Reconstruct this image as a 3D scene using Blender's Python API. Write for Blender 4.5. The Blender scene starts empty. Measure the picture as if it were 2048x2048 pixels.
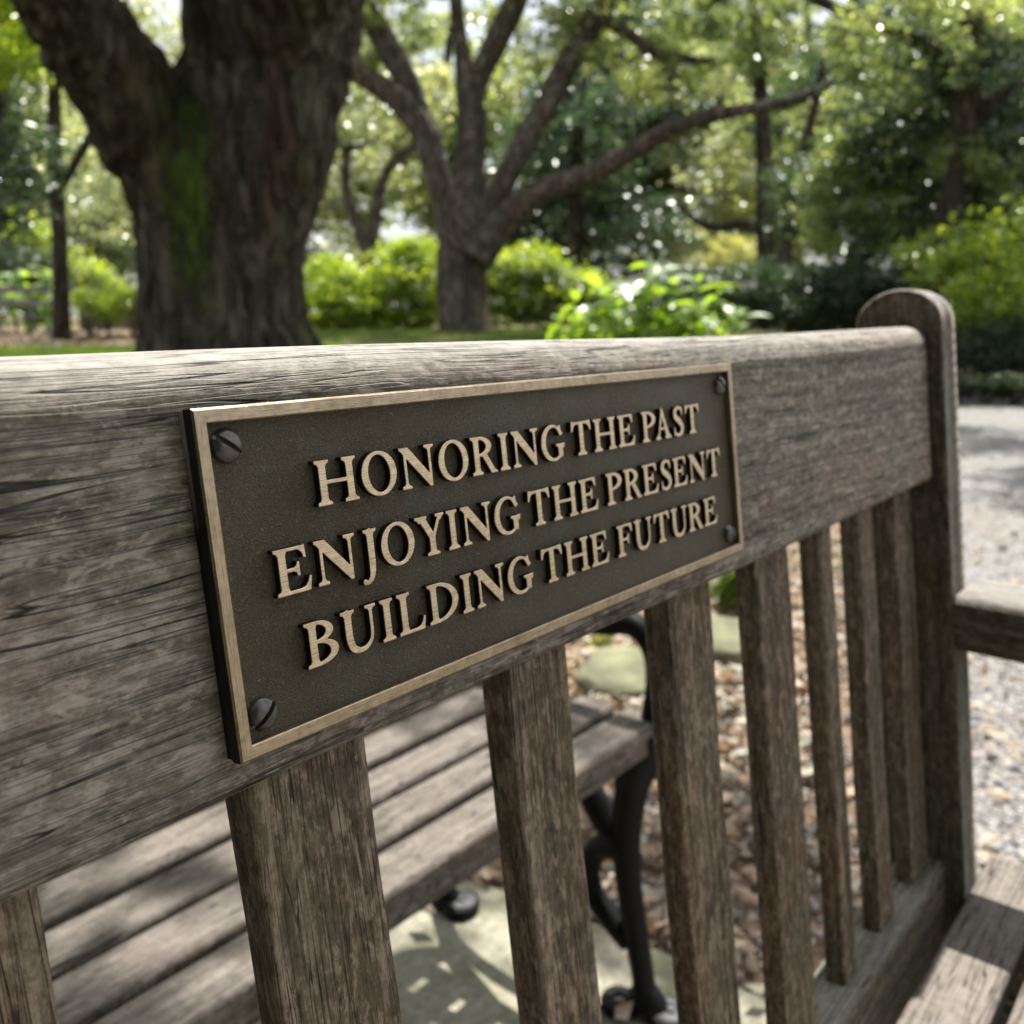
import bpy, bmesh, math, random
import numpy as np
from mathutils import Vector, Matrix, Quaternion
from mathutils import noise as mnoise

rng = np.random.default_rng(7)
random.seed(7)
SC = bpy.context.scene
COL = SC.collection

# ------------------------------------------------------------------ camera
CAM = Vector((-0.10609, -0.17092, 0.81897))
RW = Matrix(((0.63277, 0.16001, -0.75763), (-0.77434, 0.13194, -0.61886), (0.00094, 0.97826, 0.20739)))
F = 1869.96                                   # focal length in pixels of the 2048 px photograph
cd = bpy.data.cameras.new('camera')
cd.sensor_width = 36; cd.lens = 32.87
cd.clip_start = 0.01; cd.clip_end = 500
cd.dof.use_dof = True; cd.dof.focus_distance = 0.222; cd.dof.aperture_fstop = 17.0
cam = bpy.data.objects.new('camera', cd); COL.objects.link(cam)
cam.matrix_world = Matrix.Translation(CAM) @ RW.to_4x4()
SC.camera = cam

# ------------------------------------------------------------------ light
SUN = Vector((0.31, 0.145, 1.0)).normalized()
W = bpy.data.worlds.new('World'); SC.world = W; W.use_nodes = True
wn = W.node_tree; wn.nodes.clear()
sky = wn.nodes.new('ShaderNodeTexSky'); sky.sky_type = 'NISHITA'; sky.sun_disc = False
sky.sun_elevation = math.asin(SUN.z); sky.sun_rotation = math.atan2(SUN.x, SUN.y)
sky.air_density = 0.8; sky.dust_density = 4.0; sky.ozone_density = 0.6
bg = wn.nodes.new('ShaderNodeBackground'); bg.inputs['Strength'].default_value = 0.12
wo = wn.nodes.new('ShaderNodeOutputWorld')
# thin bright cloud veil over the blue, broken by a soft noise
wtc = wn.nodes.new('ShaderNodeTexCoord'); wno = wn.nodes.new('ShaderNodeTexNoise'); wno.inputs['Scale'].default_value = 2.2; wno.inputs['Detail'].default_value = 5
wmr = wn.nodes.new('ShaderNodeMapRange'); wmr.inputs[1].default_value = 0.3; wmr.inputs[2].default_value = 0.7; wmr.inputs[3].default_value = 0.45; wmr.inputs[4].default_value = 0.85
wmx = wn.nodes.new('ShaderNodeMix'); wmx.data_type = 'RGBA'; wmx.inputs[7].default_value = (4.6, 4.6, 4.7, 1)
wn.links.new(wtc.outputs['Generated'], wno.inputs['Vector']); wn.links.new(wno.outputs[0], wmr.inputs[0]); wn.links.new(wmr.outputs[0], wmx.inputs[0])
wn.links.new(sky.outputs[0], wmx.inputs[6]); wn.links.new(wmx.outputs[2], bg.inputs[0]); wn.links.new(bg.outputs[0], wo.inputs[0])
sl = bpy.data.lights.new('sun', 'SUN'); sl.energy = 4.6; sl.angle = math.radians(0.5); sl.color = (1.0, 0.95, 0.86)
so = bpy.data.objects.new('sun', sl); COL.objects.link(so)
so.rotation_euler = SUN.to_track_quat('Z', 'Y').to_euler()
SC.view_settings.view_transform = 'Standard'; SC.view_settings.look = 'None'
SC.view_settings.exposure = 1.25; SC.view_settings.gamma = 1.0
SC.view_settings.use_curve_mapping = False
SC.render.engine = 'CYCLES'
SC.cycles.use_denoising = True
SC.cycles.max_bounces = 6; SC.cycles.diffuse_bounces = 3; SC.cycles.glossy_bounces = 2
SC.cycles.transmission_bounces = 3; SC.cycles.transparent_max_bounces = 4
SC.cycles.sample_clamp_indirect = 4.0

# ------------------------------------------------------------------ helpers
def ray(x, y):
    d = RW @ Vector(((x - 1024) / F, -(y - 1024) / F, -1.0))
    return d
def at(x, y, D):
    """world point seen at photograph pixel x, y at horizontal distance D"""
    d = ray(x, y); s = D / math.hypot(d.x, d.y); return CAM + d * s

def link(o, parent=None):
    COL.objects.link(o)
    if parent is not None: o.parent = parent
    return o
def tag(o, label=None, cat=None, group=None, kind=None):
    if label: o['label'] = label
    if cat: o['category'] = cat
    if group: o['group'] = group
    if kind: o['kind'] = kind
    return o
def empty(name, loc, label, cat, group=None, rz=0):
    o = bpy.data.objects.new(name, None); o.empty_display_size = 0.05
    link(o); o.location = loc; o.rotation_euler = (0, 0, rz)
    return tag(o, label, cat, group)
def mesh_np(name, V, Fc, mats, smooth=True, fm=None):
    """V (n,3); Fc list of faces or an (m,k) array"""
    me = bpy.data.meshes.new(name)
    if isinstance(Fc, np.ndarray):
        m, k = Fc.shape
        me.vertices.add(len(V)); me.vertices.foreach_set('co', np.asarray(V, np.float32).ravel())
        me.loops.add(m * k); me.loops.foreach_set('vertex_index', Fc.astype(np.int32).ravel())
        me.polygons.add(m); me.polygons.foreach_set('loop_start', np.arange(0, m * k, k, dtype=np.int32))
        me.polygons.foreach_set('loop_total', np.full(m, k, np.int32))
        if smooth: me.polygons.foreach_set('use_smooth', np.ones(m, bool))
        if fm is not None: me.polygons.foreach_set('material_index', np.asarray(fm, np.int32))
        me.update(calc_edges=True)
    else:
        me.from_pydata([tuple(v) for v in V], [], Fc)
        for p in me.polygons: p.use_smooth = smooth
        if fm is not None:
            for p, i in zip(me.polygons, fm): p.material_index = i
        me.update()
    me.validate()
    for mt in (mats if isinstance(mats, (list, tuple)) else [mats]): me.materials.append(mt)
    return me
def obj(name, me, parent=None, loc=(0, 0, 0), rot=(0, 0, 0), **k):
    o = bpy.data.objects.new(name, me); link(o, parent); o.location = loc; o.rotation_euler = rot
    return tag(o, **k)
def copy_tree(o, parent=None):
    c = o.copy(); COL.objects.link(c); c.parent = parent
    for ch in list(o.children): copy_tree(ch, c)
    return c

# ------------------------------------------------------------------ node helper
class N:
    def __init__(s, name):
        s.m = bpy.data.materials.new(name); s.m.use_nodes = True; s.t = s.m.node_tree; s.t.nodes.clear()
        s.out = s.t.nodes.new('ShaderNodeOutputMaterial')
    def node(s, ty, **k):
        n = s.t.nodes.new(ty)
        for a, b in k.items(): setattr(n, a, b)
        return n
    def put(s, sock, v):
        if v is None: return
        if isinstance(v, bpy.types.NodeSocket): s.t.links.new(v, sock)
        elif isinstance(v, (tuple, list)):
            v = tuple(v)
            if len(v) == 3 and sock.type == 'RGBA': v = v + (1,)
            sock.default_value = v
        else: sock.default_value = v
    def math(s, op, a, b=None, c=None, clamp=False):
        n = s.node('ShaderNodeMath', operation=op, use_clamp=clamp)
        s.put(n.inputs[0], a); s.put(n.inputs[1], b)
        if c is not None: s.put(n.inputs[2], c)
        return n.outputs[0]
    def vmath(s, op, a, b=None):
        n = s.node('ShaderNodeVectorMath', operation=op); s.put(n.inputs[0], a); s.put(n.inputs[1], b)
        return n.outputs[0]
    def noise(s, vec, scale=1, detail=3, rough=0.55, dist=0):
        n = s.node('ShaderNodeTexNoise'); s.put(n.inputs['Vector'], vec); n.inputs['Scale'].default_value = scale
        n.inputs['Detail'].default_value = detail; n.inputs['Roughness'].default_value = rough
        n.inputs['Distortion'].default_value = dist
        return n.outputs[0]
    def voro(s, vec, scale, feature='F1', out=0):
        n = s.node('ShaderNodeTexVoronoi', feature=feature); s.put(n.inputs['Vector'], vec); n.inputs['Scale'].default_value = scale
        return n.outputs[out]
    def mapr(s, v, a, b, c=0.0, d=1.0):
        n = s.node('ShaderNodeMapRange'); s.put(n.inputs[0], v)
        for i, x in enumerate((a, b, c, d)): n.inputs[i + 1].default_value = x
        return n.outputs[0]
    def mix(s, f, a, b, blend='MIX'):
        n = s.node('ShaderNodeMix', data_type='RGBA', blend_type=blend)
        s.put(n.inputs[0], f); s.put(n.inputs[6], a); s.put(n.inputs[7], b)
        return n.outputs[2]
    def ramp(s, f, stops):
        n = s.node('ShaderNodeValToRGB'); s.put(n.inputs[0], f)
        e = n.color_ramp.elements
        while len(e) < len(stops): e.new(0.5)
        for x, (p, c) in zip(e, stops): x.position = p; x.color = tuple(c) + (1,)
        return n.outputs[0]
    def coord(s, which='Object', scale=None, jitter=None):
        v = s.node('ShaderNodeTexCoord').outputs[which]
        if jitter:
            r = s.node('ShaderNodeObjectInfo').outputs['Random']
            c = s.node('ShaderNodeCombineXYZ')
            for i in range(3): s.put(c.inputs[i], s.math('MULTIPLY', r, jitter * (1 + 0.37 * i)))
            v = s.vmath('ADD', v, c.outputs[0])
        if scale: v = s.vmath('MULTIPLY', v, tuple(scale))
        return v
    def bsdf(s, col, rough=0.7, metal=0.0, spec=0.5, bump=None, bs=0.3, bd=0.001, **k):
        b = s.node('ShaderNodeBsdfPrincipled'); s.put(b.inputs['Base Color'], col); s.put(b.inputs['Roughness'], rough)
        s.put(b.inputs['Metallic'], metal); s.put(b.inputs['Specular IOR Level'], spec)
        for a, v in k.items(): s.put(b.inputs[a], v)
        if bump is not None:
            n = s.node('ShaderNodeBump'); s.put(n.inputs['Height'], bump); n.inputs['Strength'].default_value = bs
            n.inputs['Distance'].default_value = bd; s.put(b.inputs['Normal'], n.outputs[0])
        s.t.links.new(b.outputs[0], s.out.inputs[0]); return b

# ------------------------------------------------------------------ materials
def wood(name, axis, dark, mid, light, gray, disp=0.0011, moss=0.0, freq=1.0):
    n = N(name)
    base = n.coord(jitter=3.1)
    def sc(ac, al):
        v = [ac * freq] * 3; v[axis] = al; return tuple(v)
    # slow waviness of the grain
    w = n.noise(n.vmath('MULTIPLY', base, sc(22, 5)), 1, 2)
    wc = n.node('ShaderNodeCombineXYZ')
    for i in range(3):
        if i != axis: n.put(wc.inputs[i], n.math('MULTIPLY', n.math('SUBTRACT', w, 0.5), 0.005))
    base = n.vmath('ADD', base, wc.outputs[0])
    fib = n.noise(n.vmath('MULTIPLY', base, sc(1500, 60)), 1, 3, 0.6)
    rings = n.noise(n.vmath('MULTIPLY', base, sc(210, 3.5)), 1, 3, 0.55)
    mot = n.noise(n.vmath('MULTIPLY', base, sc(300, 170)), 1, 5, 0.75)
    patch = n.noise(n.vmath('MULTIPLY', base, sc(24, 12)), 1, 4, 0.6)
    stain = n.noise(n.vmath('MULTIPLY', base, sc(9, 6)), 1, 4, 0.65)
    def lines(ac, al, w0, w1, mac, mal, m0, m1, c=0.5, det=1):
        q = n.noise(n.vmath('MULTIPLY', base, sc(ac, al)), 1, det, 0.4, 0.15)
        q = n.mapr(n.math('ABSOLUTE', n.math('SUBTRACT', q, c)), w0, w1)
        k = n.mapr(n.noise(n.vmath('MULTIPLY', base, sc(mac, mal)), 1, 2), m0, m1)
        return n.math('MAXIMUM', q, n.math('SUBTRACT', 1.0, k))
    ca = lines(230, 5.0, 0.003, 0.010, 70, 9, 0.45, 0.51, 0.44)
    cb = lines(400, 9.0, 0.004, 0.016, 120, 18, 0.39, 0.47, 0.42)
    cc = lines(700, 16.0, 0.006, 0.040, 160, 34, 0.36, 0.45, 0.56)
    fl = n.noise(n.vmath('MULTIPLY', base, sc(230, 85)), 1, 4, 0.7, 0.4)
    fd = n.noise(n.vmath('MULTIPLY', n.vmath('ADD', base, (3.3, 1.7, 2.1)), sc(200, 80)), 1, 4, 0.72, 0.4)
    val = n.math('ADD', n.math('MULTIPLY', fib, 0.22), n.math('ADD', n.math('MULTIPLY', mot, 0.46), n.math('MULTIPLY', rings, 0.32)))
    col = n.ramp(val, [(0.38, dark), (0.50, mid), (0.61, light)])
    col = n.mix(n.mapr(patch, 0.46, 0.62, 0.0, 0.6), col, n.mix(1.0, col, (0.78, 0.93, 0.84), 'MULTIPLY'))
    col = n.mix(n.mapr(patch, 0.50, 0.36, 0.0, 0.65), col, n.mix(1.0, col, (1.10, 0.89, 0.77), 'MULTIPLY'))
    col = n.mix(n.mapr(fl, 0.53, 0.60, 0.0, 0.50), col, tuple(min(c * 1.25, 0.6) for c in light))
    col = n.mix(n.mapr(fd, 0.53, 0.60, 0.0, 0.50), col, tuple(c * 0.55 for c in (mid[0], mid[1] * 1.1, mid[2] * 1.0)))
    col = n.mix(n.mapr(stain, 0.50, 0.64, 0.0, 0.22), col, n.mix(1.0, col, (0.46, 0.44, 0.42), 'MULTIPLY'))
    # grey bleached skin where the wood faces the weather
    nz = n.node('ShaderNodeSeparateXYZ'); n.put(nz.inputs[0], n.node('ShaderNodeNewGeometry').outputs['Normal'])
    up = n.mapr(nz.outputs[2], 0.25, 0.85)
    gcol = n.ramp(val, [(0.35, tuple(c * 0.50 for c in gray)), (0.50, tuple(c * 0.85 for c in gray)), (0.64, tuple(min(c * 1.18, 0.7) for c in gray))])
    col = n.mix(n.math('MULTIPLY', up, 0.85), col, gcol)
    if moss:
        mm = n.math('MULTIPLY', n.mapr(n.noise(base, 38, 5, 0.7), 0.50, 0.66), moss)
        col = n.mix(mm, col, (0.055, 0.065, 0.022))
    cr = n.math('MULTIPLY', ca, n.math('MULTIPLY', n.mapr(cb, 0, 1, 0.15, 1.0), n.mapr(cc, 0, 1, 0.36, 1.0)))
    col = n.mix(n.mapr(cr, 0, 1, 0.93, 0.0), col, (0.010, 0.008, 0.006))
    n.bsdf(col, rough=n.mapr(fib, 0.3, 0.7, 0.66, 0.9), spec=0.22)
    h = n.math('ADD', n.math('MULTIPLY', ca, 0.55), n.math('ADD', n.math('MULTIPLY', cb, 0.32), n.math('ADD', n.math('MULTIPLY', cc, 0.14),
        n.math('ADD', n.math('MULTIPLY', fib, 0.10), n.math('ADD', n.math('MULTIPLY', mot, 0.28), n.math('MULTIPLY', rings, 0.35))))))
    d = n.node('ShaderNodeDisplacement'); n.put(d.inputs['Height'], h); d.inputs['Midlevel'].default_value = 1.1
    d.inputs['Scale'].default_value = disp
    n.t.links.new(d.outputs[0], n.out.inputs['Displacement'])
    n.m.displacement_method = 'BUMP'
    return n.m
GR = (0.335, 0.325, 0.305)
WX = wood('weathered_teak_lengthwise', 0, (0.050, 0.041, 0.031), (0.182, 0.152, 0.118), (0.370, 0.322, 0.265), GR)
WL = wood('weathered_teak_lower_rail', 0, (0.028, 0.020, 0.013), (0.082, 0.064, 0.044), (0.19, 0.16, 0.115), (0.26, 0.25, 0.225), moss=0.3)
WZ = wood('weathered_teak_upright', 2, (0.034, 0.025, 0.017), (0.142, 0.104, 0.070), (0.32, 0.252, 0.182), GR, moss=0.25)
WP = wood('weathered_teak_post', 2, (0.034, 0.026, 0.018), (0.115, 0.094, 0.068), (0.24, 0.21, 0.16), GR, moss=0.30)
WY = wood('weathered_teak_arm', 1, (0.032, 0.025, 0.018), (0.095, 0.077, 0.058), (0.23, 0.20, 0.16), (0.27, 0.262, 0.245))
WS = wood('weathered_seat_plank', 0, (0.045, 0.037, 0.030), (0.12, 0.10, 0.085), (0.23, 0.20, 0.175), (0.185, 0.165, 0.148), disp=0.0008, moss=0.2, freq=0.45)

def brass(name, axis, k=1.0, met=0.78):
    n = N(name); v = n.coord(); s = [5200.0] * 3; s[axis] = 130.0
    br = n.noise(n.vmath('MULTIPLY', v, tuple(s)), 1, 3, 0.6)
    pt = n.noise(v, 420, 4, 0.6)
    col = n.ramp(n.math('ADD', n.math('MULTIPLY', br, 0.62), n.math('MULTIPLY', pt, 0.38)),
                 [(0.36, (0.30 * k, 0.23 * k, 0.145 * k)), (0.50, (0.52 * k, 0.415 * k, 0.28 * k)), (0.64, (0.68 * k, 0.56 * k, 0.39 * k))])
    tn = n.noise(v, 38, 5, 0.65)
    col = n.mix(n.mapr(tn, 0.50, 0.66, 0, 0.55), col, n.mix(1.0, col, (0.50, 0.50, 0.46), 'MULTIPLY'))
    n.bsdf(col, rough=n.mapr(br, 0.3, 0.7, 0.24, 0.40), metal=met, bump=br, bs=0.35, bd=0.0002)
    return n.m
BRX = brass('brushed_bronze', 0, 0.72, 0.9); BRZ = brass('brushed_bronze_upright', 2, 0.72, 0.9); BRL = brass('polished_letter_bronze', 0, 1.12, 0.82)
def patina():
    n = N('dark_bronze_patina'); v = n.coord()
    a = n.noise(v, 1150, 4, 0.6, 1.4); b = n.noise(v, 55, 4, 0.6)
    c = n.noise(v, 3800, 2, 0.5)
    h = n.math('ADD', a, n.math('MULTIPLY', c, 0.35))
    col = n.ramp(b, [(0.35, (0.088, 0.068, 0.043)), (0.55, (0.092, 0.082, 0.054)), (0.7, (0.098, 0.096, 0.066))])
    col = n.mix(n.mapr(a, 0.56, 0.70, 0, 0.7), col, (0.20, 0.175, 0.13))
    n.bsdf(col, rough=n.mapr(a, 0.3, 0.7, 0.46, 0.30), metal=0.6, spec=0.5, bump=h, bs=0.95, bd=0.0009)
    return n.m
PAT = patina()
def simple(name, col, rough, metal=0.0, nscale=60, var=0.25, bd=0.0006, bs=0.4, spec=0.5):
    n = N(name); v = n.coord(jitter=2.0); a = n.noise(v, nscale, 5, 0.6)
    c = n.ramp(a, [(0.3, tuple(x * (1 - var) for x in col)), (0.7, tuple(x * (1 + var) for x in col))])
    n.bsdf(c, rough=rough, metal=metal, spec=spec, bump=a, bs=bs, bd=bd); return n.m
SIDE = simple('blackened_bronze_edge', (0.012, 0.010, 0.008), 0.55, 0.3, 400)
STEEL = simple('dark_steel_screw', (0.10, 0.096, 0.085), 0.32, 0.7, 900, 0.3, 0.00012)
IRON = simple('black_painted_cast_iron', (0.0030, 0.0034, 0.0042), 0.5, 0.0, 120, 0.3, 0.0008, spec=0.16)
BOLT = simple('worn_foot_bolt', (0.075, 0.078, 0.085), 0.8, 0.0, 160, 0.5)

def leafmat(name, dif, tra, gloss=0.06, var=0.55, rough=0.27):
    n = N(name)
    r = n.node('ShaderNodeNewGeometry').outputs['Random Per Island']
    q = n.noise(n.coord('Object', jitter=5), 0.8, 2)
    f = n.math('ADD', n.math('MULTIPLY', r, 0.6), n.math('MULTIPLY', n.mapr(q, 0.3, 0.7), 0.4))
    lo = 1 - var; hi = 1 + var
    d = n.ramp(f, [(0.1, (dif[0] * lo * .7, dif[1] * lo, dif[2] * lo)), (0.9, (dif[0] * hi * 1.12, dif[1] * hi, dif[2] * hi * .9))])
    t = n.ramp(f, [(0.1, (tra[0] * lo * .7, tra[1] * lo, tra[2] * lo)), (0.9, (tra[0] * hi * 1.14, tra[1] * hi, tra[2] * hi * .8))])
    a = n.node('ShaderNodeBsdfDiffuse'); n.put(a.inputs[0], d)
    b = n.node('ShaderNodeBsdfTranslucent'); n.put(b.inputs[0], t)
    g = n.node('ShaderNodeBsdfGlossy'); g.inputs['Roughness'].default_value = rough; g.inputs[0].default_value = (0.9, 0.95, 0.9, 1)
    m1 = n.node('ShaderNodeMixShader'); m1.inputs[0].default_value = 0.5
    n.t.links.new(a.outputs[0], m1.inputs[1]); n.t.links.new(b.outputs[0], m1.inputs[2])
    m2 = n.node('ShaderNodeMixShader'); m2.inputs[0].default_value = gloss
    n.t.links.new(m1.outputs[0], m2.inputs[1]); n.t.links.new(g.outputs[0], m2.inputs[2])
    n.t.links.new(m2.outputs[0], n.out.inputs[0]); return n.m
L_OAK = leafmat('oak_leaves', (0.080, 0.11, 0.045), (0.40, 0.50, 0.14), 0.10)
L_PALE = leafmat('pale_leaves', (0.14, 0.165, 0.085), (0.58, 0.66, 0.30), 0.11)
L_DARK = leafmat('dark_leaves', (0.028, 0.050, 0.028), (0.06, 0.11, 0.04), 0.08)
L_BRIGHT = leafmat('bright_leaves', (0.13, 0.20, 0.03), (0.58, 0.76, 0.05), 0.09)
L_BROAD = leafmat('broad_glossy_leaves', (0.07, 0.13, 0.02), (0.45, 0.68, 0.05), 0.10, 0.4, 0.35)
L_YEL = leafmat('yellow_leaves', (0.22, 0.23, 0.07), (0.60, 0.62, 0.16), 0.05)
L_DRY = leafmat('dry_leaves', (0.34, 0.275, 0.215), (0.20, 0.15, 0.105), 0.05, 0.5, 0.5)
L_GRASS = leafmat('grass_blades', (0.07, 0.12, 0.025), (0.20, 0.32, 0.04), 0.04)

def bark(name, a, b, moss, spots=()):
    n = N(name); v = n.coord()
    e = n.noise(n.vmath('MULTIPLY', v, (15, 15, 5.0)), 1, 6, 0.68, 0.4)
    rd = n.math('ABSOLUTE', n.math('SUBTRACT', n.noise(n.vmath('MULTIPLY', v, (8, 8, 2.0)), 1, 4, 0.6, 0.5), 0.5))
    rd = n.mapr(rd, 0.0, 0.10)
    col = n.ramp(e, [(0.34, tuple(x * .45 for x in a)), (0.52, a), (0.70, b)])
    big = n.noise(n.vmath('MULTIPLY', v, (1.6, 1.6, 0.7)), 1, 3)
    col = n.mix(n.mapr(big, 0.52, 0.62, 0, 0.7), col, n.mix(1.0, col, (1.08, 0.86, 0.76), 'MULTIPLY'))
    col = n.mix(n.mapr(rd, 0, 1, 0.75, 0), col, (0.018, 0.014, 0.011))
    if moss:
        ms = n.math('MULTIPLY', n.mapr(n.noise(n.vmath('MULTIPLY', v, (1.8, 1.8, 0.6)), 1, 5, 0.65), 0.52, 0.66), moss)
        col = n.mix(ms, col, (0.035, 0.055, 0.008))
    for (px_, py_, pz_, rad, zr, c) in spots:                    # patches of moss or bare red bark that grow at one place
        df = n.vmath('SUBTRACT', v, (px_, py_, pz_)); df = n.vmath('MULTIPLY', df, (1 / rad, 1 / rad, 1 / zr))
        ln = n.node('ShaderNodeVectorMath', operation='LENGTH'); n.put(ln.inputs[0], df)
        mk = n.math('SUBTRACT', n.math('ADD', n.mapr(ln.outputs[1], 0.1, 1.3, 0.9, 0.0), n.math('MULTIPLY', n.math('SUBTRACT', e, 0.5), 2.8)), 0.36)
        col = n.mix(n.mapr(mk, 0.0, 0.4, 0, 0.9), col, n.mix(0.55, c, n.mix(1.0, col, tuple(min(q * 9, 1) for q in c), 'MULTIPLY')))
    n.bsdf(col, rough=0.9, spec=0.15, bump=n.math('ADD', e, n.math('MULTIPLY', rd, 0.8)), bs=0.9, bd=0.05)
    return n.m
BARK = bark('oak_bark', (0.070, 0.056, 0.042), (0.135, 0.115, 0.092), 0.9)
_b = at(455, 700, 6.5)
def _sp(x, y, D, rad, zr, c):
    p = at(x, y, D); return (p.x - _b.x, p.y - _b.y, p.z + 0.03, rad, zr, c)
OAKB = bark('huge_oak_bark', (0.100, 0.090, 0.068), (0.205, 0.188, 0.150), 0.35,
            [_sp(375, 400, 5.95, 0.20, 0.75, (0.070, 0.115, 0.012)), _sp(370, 210, 6.0, 0.25, 0.25, (0.030, 0.05, 0.012)), _sp(560, 330, 5.95, 0.24, 0.9, (0.080, 0.052, 0.040)), _sp(540, 600, 5.95, 0.16, 0.3, (0.07, 0.07, 0.08))])
BARK2 = bark('grey_bark', (0.14, 0.122, 0.10), (0.27, 0.245, 0.21), 0.2)

def ground_mat():
    n = N('leafy_ground'); v = n.coord()
    a = n.noise(v, 1.1, 5, 0.62); b = n.noise(v, 22, 5, 0.7); c = n.noise(v, 130, 3, 0.7)
    g = n.ramp(b, [(0.35, (0.035, 0.062, 0.016)), (0.6, (0.085, 0.13, 0.03)), (0.75, (0.16, 0.19, 0.055))])
    d = n.ramp(c, [(0.32, (0.075, 0.052, 0.036)), (0.5, (0.21, 0.15, 0.105)), (0.68, (0.40, 0.31, 0.235))])
    ln = n.node('ShaderNodeVectorMath', operation='LENGTH'); n.put(ln.inputs[0], v)      # bare leaf mould round the benches, grass further off
    col = n.mix(n.math('MULTIPLY', n.mapr(a, 0.44, 0.54), n.mapr(ln.outputs[1], 2.4, 4.5)), d, g)
    n.bsdf(col, rough=0.95, spec=0.1, bump=n.math('ADD', b, c), bs=0.8, bd=0.02); return n.m
def gravel_mat():
    n = N('grey_gravel'); v = n.coord()
    c = n.voro(v, 95, 'F1', 1); d = n.voro(v, 95, 'F1', 0); b = n.noise(v, 2.2, 5, 0.6)
    sep = n.node('ShaderNodeSeparateColor'); n.put(sep.inputs[0], c)
    col = n.ramp(sep.outputs[0], [(0.0, (0.16, 0.16, 0.162)), (0.5, (0.29, 0.288, 0.285)), (1.0, (0.45, 0.445, 0.435))])
    col = n.mix(n.mapr(b, 0.52, 0.7, 0, 0.5), col, (0.30, 0.24, 0.18))
    col = n.mix(n.mapr(d, 0.35, 0.75, 0, 0.7), col, (0.05, 0.048, 0.045))
    n.bsdf(col, rough=0.9, spec=0.2, bump=n.math('SUBTRACT', 1.0, d), bs=1.0, bd=0.012); return n.m
def slab_mat():
    n = N('mossy_concrete'); v = n.coord()
    a = n.noise(v, 7, 6, 0.65); b = n.noise(v, 90, 5, 0.7)
    col = n.ramp(b, [(0.3, (0.17, 0.16, 0.12)), (0.55, (0.30, 0.29, 0.23)), (0.75, (0.40, 0.39, 0.32))])
    col = n.mix(n.mapr(a, 0.46, 0.62, 0, 0.7), col, (0.12, 0.13, 0.065))
    n.bsdf(col, rough=0.92, spec=0.2, bump=b, bs=0.7, bd=0.003); return n.m
GROUND = ground_mat(); GRAVEL = gravel_mat(); SLAB = slab_mat()
def pebble_mat():
    n = N('mixed_pebbles'); r = n.node('ShaderNodeNewGeometry').outputs['Random Per Island']
    col = n.ramp(r, [(0.0, (0.06, 0.058, 0.06)), (0.35, (0.17, 0.165, 0.165)), (0.65, (0.29, 0.275, 0.25)), (0.85, (0.27, 0.19, 0.14)), (1.0, (0.55, 0.53, 0.50))])
    k = n.noise(n.coord(), 260, 4, 0.6)
    col = n.mix(n.mapr(k, 0.4, 0.65, 0, 0.35), col, (0.14, 0.13, 0.12))
    n.bsdf(col, rough=0.72, spec=0.35); return n.m
PEB = pebble_mat()
STONE = simple('mossy_edging_stone', (0.13, 0.135, 0.08), 0.9, 0, 9, 0.5, 0.02, 0.8)
WALLM = simple('brown_wall_render', (0.12, 0.095, 0.07), 0.95, 0, 5, 0.4, 0.01)

# ------------------------------------------------------------------ our bench: plane frame (x along, y into the back, z up the back)
H = 0.076
A = math.radians(7.5)
Z0 = 0.80
def loft(profile, axis, stations, shape=None, mat=None, name='loft', caps=True):
    """closed 2-D profile swept along an axis at the stations; shape(t)->(scale,da,db)"""
    P = np.array(profile, float); n = len(P); S = len(stations)
    V = np.zeros((S, n, 3)); o = [i for i in range(3) if i != axis]
    for i, s in enumerate(stations):
        sc, da, db = (1, 0, 0) if shape is None else shape(s)
        c = P.mean(0)
        V[i, :, o[0]] = c[0] + (P[:, 0] - c[0]) * sc + da
        V[i, :, o[1]] = c[1] + (P[:, 1] - c[1]) * sc + db
        V[i, :, axis] = s
    idx = np.arange(S * n).reshape(S, n)
    q = np.stack([idx[:-1], np.roll(idx, -1, 1)[:-1], np.roll(idx, -1, 1)[1:], idx[1:]], -1).reshape(-1, 4)
    V = V.reshape(-1, 3)
    faces = [tuple(f) for f in q.tolist()]
    if caps:
        faces.append(tuple(idx[0][::-1].tolist())); faces.append(tuple(idx[-1].tolist()))
    me = bpy.data.meshes.new(name); me.from_pydata(V.tolist(), [], faces)
    for p in me.polygons: p.use_smooth = True
    me.materials.append(mat)
    bm = bmesh.new(); bm.from_mesh(me); bmesh.ops.recalc_face_normals(bm, faces=bm.faces)
    bm.to_mesh(me); bm.free()
    try: me.set_sharp_from_angle(angle=math.radians(50))
    except Exception: pass
    return me
def rrect(a0, a1, b0, b1, r, ds, rs=None):
    """rounded rectangle; r = radius or (r at a0b0, a1b0, a1b1, a0b1), resampled at ds"""
    rr = r if isinstance(r, (tuple, list)) else (r,) * 4
    C = [(a0 + rr[0], b0 + rr[0], rr[0], 180), (a1 - rr[1], b0 + rr[1], rr[1], 270), (a1 - rr[2], b1 - rr[2], rr[2], 0), (a0 + rr[3], b1 - rr[3], rr[3], 90)]
    pts = []
    for cx, cy, q, a in C:
        k = max(2, int(q * 1.57 / ds))
        for j in range(k + 1):
            t = math.radians(a + 90 * j / k); pts.append((cx + q * math.cos(t), cy + q * math.sin(t)))
    out = []
    for i, p in enumerate(pts):
        q = pts[(i + 1) % len(pts)]; L = math.dist(p, q); out.append(p)
        m = int(L / ds)
        for j in range(1, m): out.append((p[0] + (q[0] - p[0]) * j / m, p[1] + (q[1] - p[1]) * j / m))
    return out
def stations(segs):
    s = []
    for a, b, d in segs:
        m = max(1, int(round((b - a) / d))); s += [a + (b - a) * i / m for i in range(m)]
    return s + [segs[-1][1]]

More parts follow.
